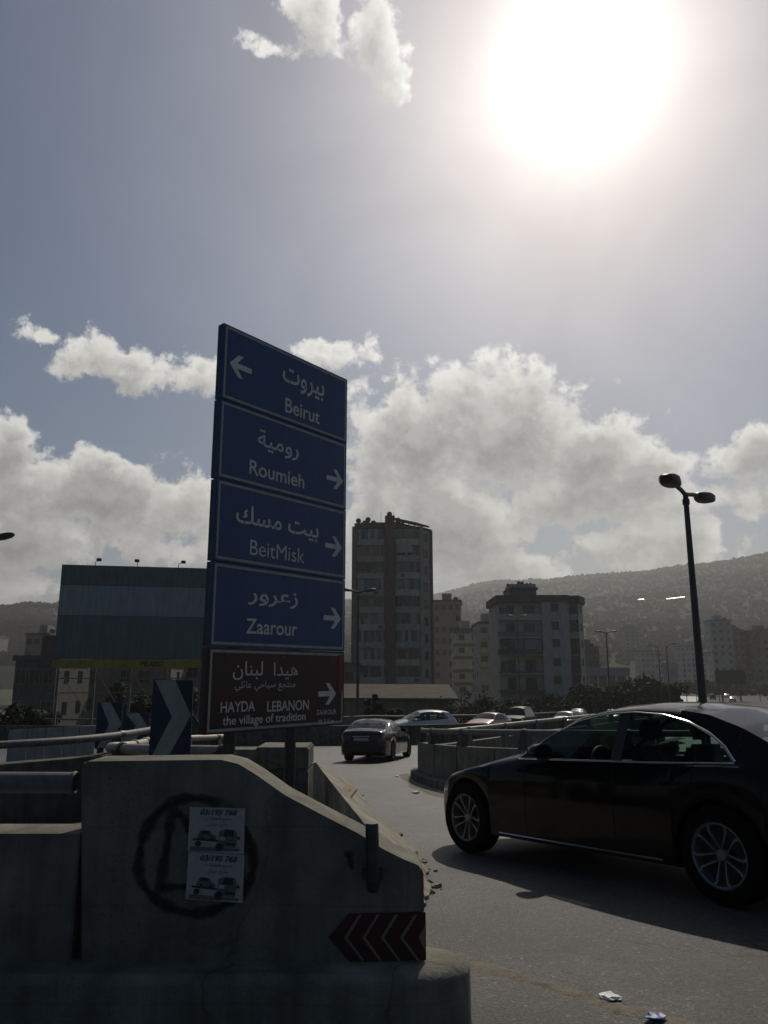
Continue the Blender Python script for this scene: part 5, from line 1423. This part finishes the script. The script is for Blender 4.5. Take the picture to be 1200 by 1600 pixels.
def apt(label, px0, px1, pyt, Y, mat, fh=3.1, bays=3, depth=11, yaw=0.0, bal=None, band=None, each=True, roof=True, group=None, seed=1, wsize=(1.3,1.35)):
    """ordinary block spanning photo columns px0..px1 with its roof at row pyt, standing on the flat at distance Y"""
    x0, x1 = P(px0,1000,Y).x, P(px1,1000,Y).x; cx = (x0+x1)/2; w = (x1-x0); H_ = P((px0+px1)/2,pyt,Y).z
    t = thing('apartment_block', label, 'building', (cx, Y, 0), yaw, group=group)
    obj('wall', MB().box((-w/2,0,0),(w/2,depth,H_)), mat, t)
    rnd = random.Random(seed)
    if roof:
        obj('roof_parapet', MB().box((-w/2-.25,-.25,H_),(w/2+.25,depth+.25,H_+.5)), 'slab_dark', t)
        obj('roof_room', MB().box((-w*.2,depth*.3,H_+.5),(w*.15,depth*.7,H_+2.6)), mat, t)
        obj('water_tank', MB().lathe([(0,0),(.6,0),(.65,.2),(.65,1.0),(.3,1.3),(0,1.35)], 'z', 10, (w*.3,depth*.4,H_+.5)), 'slab_dark', t, smooth=True)
    nf = max(1, int(H_/fh)); gl = MB(); fr = MB()
    for f in range(nf):
        z = H_-(f+1)*fh
        if band: obj('floor_band', MB().box((-w/2-.06,-.06,z+2.3),(w/2+.06,depth*.5,z+3.1)), band, t)
        for b in range(bays):
            x = -w/2 + w*(b+.5)/bays
            if rnd.random() < .08: continue
            if each: add_window(t, x, z+.85, min(wsize[0], w/bays*.7), wsize[1], -.001)
            else:
                ww = min(wsize[0], w/bays*.7)/2; gl.box((x-ww,-.03,z+.85),(x+ww,.05,z+.85+wsize[1])); fr.box((x-ww-.1,-.12,z+.72),(x+ww+.1,.05,z+.84))
            if bal and b in bal: balcony(t, x-w/bays*.47, x+w/bays*.47, z+.1, 0, 1.1, .0, .9, mat, None) if each else fr.box((x-w/bays*.47,-1.1,z),(x+w/bays*.47,0,z+.95))
        for yy in (.3,.7):
            gl.box((w/2-.05,depth*yy-.6,z+.85),(w/2+.03,depth*yy+.6,z+2.1)); gl.box((-w/2-.03,depth*yy-.6,z+.85),(-w/2+.05,depth*yy+.6,z+2.1))
    if gl.v: obj('glazing', gl, 'far_glass', t)['kind'] = 'stuff'
    if fr.v: obj('sill_trim', fr, mat, t)['kind'] = 'stuff'
    return t
apt('narrow pink apartment block rising behind the tall tower', 678, 721, 940, 215, 'plaster_pink', bays=4, each=True, wsize=(1.0,1.3), yaw=-.12, seed=3)
apt('low block with brown stripes beside the pink block', 711, 752, 985, 190, 'plaster_cream', bays=2, band='plaster_brown', each=True, wsize=(1.2,1.1), seed=4)
apt('shabby grey block squeezed behind the cream apartment block', 748, 782, 975, 172, 'plaster_grey', bays=2, bal=(0,), each=True, seed=5)
apt('dark grey block with few windows behind the billboard posts', 28, 92, 1032, 78, 'slab_dark', bays=3, each=True, seed=6, depth=9)
apt('long brownish block with balconies behind the billboard posts', 78, 270, 1036, 92, 'plaster_brown', bays=7, bal=(0,1,3,4,6), each=True, seed=7)
apt('grey block with open loggias between billboard and direction sign', 262, 345, 1030, 100, 'plaster_grey', bays=3, bal=(0,2), each=True, seed=8)
apt('small pinkish tower on the slope beside the billboard', 40, 76, 992, 190, 'plaster_pink', bays=3, each=False, seed=9)
apt('pale slim block touching the billboard frame', 74, 96, 1000, 210, 'plaster_cream', bays=2, each=False, seed=10)
apt('plain grey block seen low behind the direction sign', 330, 560, 1040, 120, 'plaster_brown', bays=8, bal=(1,3,5), each=False, seed=12)
apt('pale high rise with dark balconies beyond the highway', 1112, 1144, 970, 330, 'plaster_cream', bays=3, bal=(1,), each=False, seed=13, yaw=-.2)
apt('brown high rise joined to the pale one beyond the highway', 1140, 1162, 985, 345, 'plaster_brown', bays=3, bal=(0,1,2), each=False, seed=14, yaw=-.2)
apt('high rise at the edge of town beyond the highway', 1178, 1215, 986, 340, 'plaster_brown', bays=3, bal=(0,2), each=False, seed=15)
apt('dark unfinished block behind the trees by the cream block', 909, 935, 1012, 240, 'slab_dark', bays=3, bal=(0,1,2), each=False, seed=16)
apt('hazy grey slab block above the highway trees', 1000, 1034, 1018, 420, 'plaster_grey', bays=5, each=False, seed=17)
apt('hazy pale block under the hillside beyond highway lamps', 1062, 1100, 1010, 460, 'plaster_grey', bays=5, each=False, seed=18)
apt('hazy brown block beyond the highway near dark hoarding', 1150, 1178, 1030, 420, 'plaster_brown', bays=4, each=False, seed=19)

# long low hall with blue-grey fascia
a, b = P(915,1040,225), P(978,1040,225)
hl = thing('low_hall', 'long low blue grey hall behind the trees near highway', 'building', (a.x,225,0))
obj('wall', MB().box((0,0,0),(b.x-a.x,14,P(940,1056,225).z)), 'slab_dark', hl)
obj('fascia', MB().box((-.8,-.8,P(940,1056,225).z),(b.x-a.x+.8,14.5,P(940,1043,225).z)), 'blue_grey', hl)
for k in range(5): obj('column', MB().box((.5+k*2.6,-.5,0),(.9+k*2.6,-.1,P(940,1056,225).z)), 'plaster_grey', hl)

# shed with pale roof in front of the tower
Y = 72.0; xa, xb = P(535,1080,Y).x, P(712,1080,Y).x; ze = P(600,1093,Y).z; zr2 = P(600,1071,Y+10).z
sd = thing('shed', 'low shed with pale tan roof in front of the tall tower', 'building', ((xa+xb)/2, Y, 0)); w = xb-xa
obj('wall', MB().box((-w/2,0,0),(w/2-.4,18,ze-.05)), 'plaster_brown', sd)
rf = obj('roof', MB().prism([(-w/2-.4,-.6,ze),(w/2+.2,-.6,ze-.05),(w/2+.2,-.6,ze+.12),(-w/2-.4,-.6,ze+.17)], (0,0,0), (0,10.5,zr2-ze)), 'tin_roof', sd, fix=True)
obj('gable_wall', MB().prism([(w/2-.39,.0,0),(w/2-.39,9.9,0),(w/2-.39,9.9,zr2-.1),(w/2-.39,0,ze-.1)], (0,0,0), (.15,0,0)), 'plaster_grey', sd, fix=True)
obj('shed_door', MB().box((-w*.05,-.06,0),(w*.05+2,0,2.8)), 'slab_dark', sd)

# other hoardings far off
def hoard(label, px0, px1, py0, py1, Y, mat):
    a, b = P(px0,py0,Y), P(px1,py1,Y); t = thing('billboard', label, 'billboard', ((a.x+b.x)/2, Y, 0)); w = b.x-a.x
    obj('panel', MB().box((-w/2,0,b.z),(w/2,.3,a.z)), mat, t)
    for s_ in (-.3,.3): obj('post', MB().box((s_*w-.2,.31,0),(s_*w+.2,.7,a.z-.5)), 'steel_dark', t)
hoard('small pale billboard under the hazy hill', 1035, 1061, 1036, 1068, 190, 'plaster_white')
hoard('dark back of a billboard beyond the highway', 1117, 1166, 1047, 1069, 230, 'black_metal')

# ---------------------------------------------------------------- trees and shrubs
def crown_mesh(r, h, leaf, n, seed, clumps=26, kind='round'):
    rnd = random.Random(seed); cs = []
    for _ in range(clumps):
        while True:
            p = Vector((rnd.uniform(-1,1), rnd.uniform(-1,1), rnd.uniform(-1,1)))
            if p.length < 1: break
        if kind == 'cypress': k = 1-((p.z+1)/2)**1.5; p.x *= k; p.y *= k
        cs.append((Vector((p.x*r*.85, p.y*r*.85, (p.z+1)/2*h*.9)), rnd.uniform(.16,.36)*min(r,h)))
    mb = MB()
    for i in range(n):
        c, cr = rnd.choice(cs); d = Vector((rnd.gauss(0,1), rnd.gauss(0,1), rnd.gauss(0,.8))).normalized()*cr*rnd.uniform(.55,1.05)
        p = c+d; nn = (d.normalized()+Vector((rnd.uniform(-.8,.8), rnd.uniform(-.8,.8), rnd.uniform(-.3,.9)))).normalized()
        u = nn.orthogonal().normalized(); v = nn.cross(u); a = rnd.random()*6.28; u, v = u*math.cos(a)+v*math.sin(a), v*math.cos(a)-u*math.sin(a)
        s = leaf*rnd.uniform(.6,1.4); mb.quad(p-u*s-v*s*.2, p+v*s*.55, p+u*s-v*s*.1, p-v*s*.6)
    return mb.mesh('crown')
def trunk_mesh(h, r, seed, limbs=7, spread=.5):
    rnd = random.Random(seed); mb = MB(); mb.tube([(0,0,-.2),(.03*h,0,h*.3),(0,.02*h,h*.65),(.02*h,0,h*.95)], [r,r*.8,r*.55,r*.15], 7)
    for i in range(limbs):
        z = h*rnd.uniform(.3,.75); a = rnd.random()*6.28; l = h*spread*rnd.uniform(.5,1); d = Vector((math.cos(a), math.sin(a), rnd.uniform(.4,1.1))).normalized()
        p0 = Vector((0,0,z)); mb.tube([p0, p0+d*l*.5+Vector((0,0,.05*l)), p0+d*l], [r*.4,r*.25,r*.08], 5)
    return mb.mesh('trunk', True)
_tc = {}
def tree(name, label, cat, px, py_top, Y, zb, r, mat, leaf=.28, n=2200, seed=1, kind='round', group=None, low=.22, clumps=26):
    p = P(px, py_top, Y); H_ = p.z-zb
    t = thing(name, label, cat, (p.x, Y, zb), random.Random(seed).random()*6, group=group)
    cm = crown_mesh(r, H_*(1-low), leaf, n, seed, clumps, kind); cm.materials.append(MATS[mat])
    o = bpy.data.objects.new('crown', cm); C.objects.link(o); o.parent = t; o.location = (0,0,H_*low)
    obj('trunk', trunk_mesh(H_*.85, max(.06,H_*.022), seed), 'bark', t)
    return t
gl_ = 'trees beside the highway'
specs = [
 ('broad dark tree against the corner of cream block', 925, 1062, 112, 4.2), ('dark tree between cream block and twin arm lamp', 905, 1078, 105, 2.6),
 ('dark rounded tree just past the twin arm lamp', 962, 1068, 118, 3.4), ('big dark tree under the single arm lamps', 1005, 1050, 128, 5.6),
 ('dark tree beside the lamp with square plate', 1038, 1062, 125, 4.2), ('low dark tree at the verge of the highway', 985, 1078, 108, 2.6),
 ('tall dark tree behind the slip road near van', 985, 1058, 140, 4.0)]
for i, (lb, px, py, Y, r) in enumerate(specs):
    tree('leafy_tree', lb, 'tree', px, py, Y, 0, r, 'leaf_dark', leaf=.34, n=2600, seed=20+i, group=gl_)
shr = [('dry twiggy shrub at the end of the shed', 688, 1082, 66, 2.0,'leaf_dry'),('dry brownish shrub between shed and cream block', 722, 1074, 78, 2.8,'leaf_dry'),('greenish shrub before the striped block', 756, 1082, 84, 2.6,'leaf_mid'),
       ('dark shrub at the foot of the cream block balconies', 798, 1092, 100, 3.2,'leaf_dark'),('dark bushy shrub under the cream block windows', 852, 1080, 118, 3.4,'leaf_dark'),('thin shrub by the foot of the cream block corner', 880, 1094, 104, 2.4,'leaf_mid')]
for i, (lb, px, py, Y, r, mt) in enumerate(shr):
    tree('shrub', lb, 'shrub', px, py, Y, 1.0, r, mt, leaf=.2 if mt != 'leaf_dry' else .12, n=1300, seed=40+i, low=.05, group='shrubs along the slip road', clumps=34)
for i, (px, py, r) in enumerate(((574,1076,.75),(586,1072,.8),(597,1084,.7))):
    tree('cypress_tree', ['slim dark cypress at the shed wall beside direction sign','tallest of three dark cypresses at the shed wall','shortest of three dark cypresses at the shed wall'][i], 'tree', px, py, 58, 1.2, r, 'leaf_dark', leaf=.14, n=2200, seed=60+i, kind='cypress', low=.03, group='cypresses at the shed wall')
tree('shrub', 'pale green shrub growing at the shed wall behind the dark saloon', 'shrub', 612, 1098, 54, 2.5, 1.1, 'leaf_mid', leaf=.10, n=1800, seed=66, low=.05, group='shrubs along the slip road')
for i, (lb, px, py, Y, r) in enumerate((('spreading tree at the edge of the blue grey hoarding',12,1084,46,2.3),('tree growing against the brownish block behind billboard',200,1056,62,2.0),('small dark tree behind the chevron boards',232,1072,55,1.6),('bushy tree between dark block and billboard post',64,1100,52,1.6),('tree behind the big chevron board',300,1070,66,2.2))):
    tree('leafy_tree', lb, 'tree', px, py, Y, 0 if Y > 50 else 1.0, r, 'leaf_mid' if i != 2 else 'leaf_dark', leaf=.2, n=2400, seed=70+i, group='trees below the billboard')
rnd = random.Random(4)
for i in range(16):
    px = 1075+i*11+rnd.uniform(-4,4); tree('roadside_tree', 'small hazy tree in the row beyond the highway', 'tree', px, 1068+rnd.uniform(-6,6), 300+rnd.uniform(-25,25), 0, rnd.uniform(3.5,6), 'leaf_dark', leaf=.7, n=500, seed=90+i, low=.1, group='row of trees beyond the highway')

# ---------------------------------------------------------------- hillside: houses, woods, glinting roofs
def house_mesh(w, d, h, mat, seed):
    rnd = random.Random(seed); mb = MB().box((-w/2,-d/2,-8),(w/2,d/2,h)); mb.box((-w/2-.4,-d/2-.4,h),(w/2+.4,d/2+.4,h+.5)); mb.box((-w*.2,-d*.2,h+.5),(w*.2,d*.25,h+2.6))
    mb.box((-w/2-.2,-d/2-1.3,h*.45),(w*.2,-d/2,h*.45+1))
    me = mb.mesh('house'); me.materials.append(MATS[mat]); me.materials.append(MATS['far_glass'])
    n0 = len(me.polygons); m2 = MB()
    for f in range(int(h/3.2)):
        for k in range(3):
            x = -w/2+w*(k+.5)/3; m2.box((x-.7,-d/2-.06,f*3.2+1),(x+.7,-d/2+.05,f*3.2+2.4))
    bm = bmesh.new(); bm.from_mesh(me); nf0 = len(bm.faces); tmp = m2.mesh('tmp'); bm.from_mesh(tmp); bm.faces.ensure_lookup_table()
    for f in bm.faces[nf0:]: f.material_index = 1
    bm.to_mesh(me); bm.free(); bpy.data.meshes.remove(tmp)
    return me
hm = [house_mesh(14,11,9.6,'house_a',1), house_mesh(11,10,6.4,'house_b',2), house_mesh(18,12,13,'house_c',3), house_mesh(13,12,19,'house_b',4), house_mesh(22,12,9.6,'house_a',5)]
rnd = random.Random(21); cnt = 0
for i in range(900):
    if cnt >= 165: break
    az = rnd.uniform(-.50, .52); rr = ridge_r(az); s = rnd.uniform(.12,.97); r = 420+(rr-420)*s
    if r < 520: continue
    dens = mnoise.noise(Vector((az*7, r/330, 5)))
    if dens < -.02 and rnd.random() < .85: continue
    x, y, z = r*math.sin(az), r*math.cos(az), hill_z(az, r)
    if z < 1: continue
    me = hm[rnd.randrange(5)] if s < .5 else hm[rnd.choice((0,1,1,4))]
    o = bpy.data.objects.new('hillside_house', me); C.objects.link(o); o.location = (x, y, z+.5); o.rotation_euler = (0,0,-az+rnd.uniform(-.5,.5)); k = rnd.uniform(.8,1.15); o.scale = (k,k,k)
    tag(o, 'small flat roofed house on the hazy wooded hillside', 'house', 'houses scattered over the hillside'); cnt += 1
def hit_hill(px, py):
    d = ray(px, py); h = math.hypot(d.x, d.y); az = math.atan2(d.x, d.y); r = 350
    while r < 2900:
        if E+d.z/h*r < hill_z(az, r): return az, r
        r += 6
    return None
fw = MB(); rnd = random.Random(8)
ico = None
bmi = bmesh.new(); bmesh.ops.create_icosphere(bmi, subdivisions=1, radius=1); iv = [v.co.copy() for v in bmi.verts]; ifc = [tuple(v.index for v in f.verts) for f in bmi.faces]; bmi.free()
for i in range(24000):
    az = rnd.uniform(-.60,.60); rr = ridge_r(az); s = rnd.random()**.75 if i > 2200 else rnd.uniform(.96,1.01); r = 430+(rr-430)*s
    x, y = r*math.sin(az), r*math.cos(az); z = hill_z(az, r)
    if z < 14: continue
    k = rnd.uniform(2.0,4.6)*(1 if i > 2200 else .8); n0 = len(fw.v); a = rnd.random()*6
    for v in iv:
        j = 1+.35*mnoise.noise(v*1.7+Vector((i,0,0))); fw.v.append((x+v.x*k*j, y+v.y*k*j, z+k*.3+v.z*k*.9*j))
    fw.f += [tuple(n0+q for q in f) for f in ifc]
o = obj('forest', fw, 'forest'); tag(o, 'scattered woodland covering the hazy hillside', 'woods', kind='stuff')
for (px, py, wpx, lb) in ((1056,940,25,'long hillside shed roof flashing in the sun'),(1002,941,8,'short hillside shed roof flashing in the sun')):
    h = hit_hill(px, py)
    if not h: continue
    az, r = h; x, y, z = r*math.sin(az), r*math.cos(az), hill_z(az, r); dist = math.hypot(r, z-E); w = wpx*dist/FPX
    toc = (Vector((0,0,E))-Vector((x,y,z))).normalized(); nrm = (toc+SUN).normalized()
    t = thing('hill_shed', lb, 'shed', (x, y, z-1)); u = Vector((math.cos(-az), math.sin(-az), 0)); u = (u-nrm*u.dot(nrm)).normalized(); v = nrm.cross(u)
    c = Vector((0,0,5.5)); q = [c-u*w/2-v*1.2, c+u*w/2-v*1.2, c+u*w/2+v*1.2, c-u*w/2+v*1.2]
    obj('roof', MB().prism(q, (0,0,0), -nrm*.2), 'metal_roof', t, fix=True)
    obj('wall', MB().box((-w*.45,-1.5,0),(w*.45,1.5,4.0), Matrix.Rotation(-az,4,'Z')), 'house_b', t)

# ---------------------------------------------------------------- air
hz = MB().box((-7200,-7200,-6),(7200,7200,440))
ho = obj('haze', hz, 'ground'); ho['kind'] = 'stuff'; ho['label'] = 'thin bright haze over the town'; ho['category'] = 'haze'
hmat = bpy.data.materials.new('haze'); hmat.use_nodes = True; nt = hmat.node_tree; nt.nodes.remove(nt.nodes['Principled BSDF'])
pv = nt.nodes.new('ShaderNodeVolumePrincipled'); pv.inputs['Color'].default_value = (.92,.93,.93,1); pv.inputs['Density'].default_value = .00028; pv.inputs['Anisotropy'].default_value = .35
nt.links.new(pv.outputs[0], nt.nodes['Material Output'].inputs['Volume'])
ho.data.materials[0] = hmat
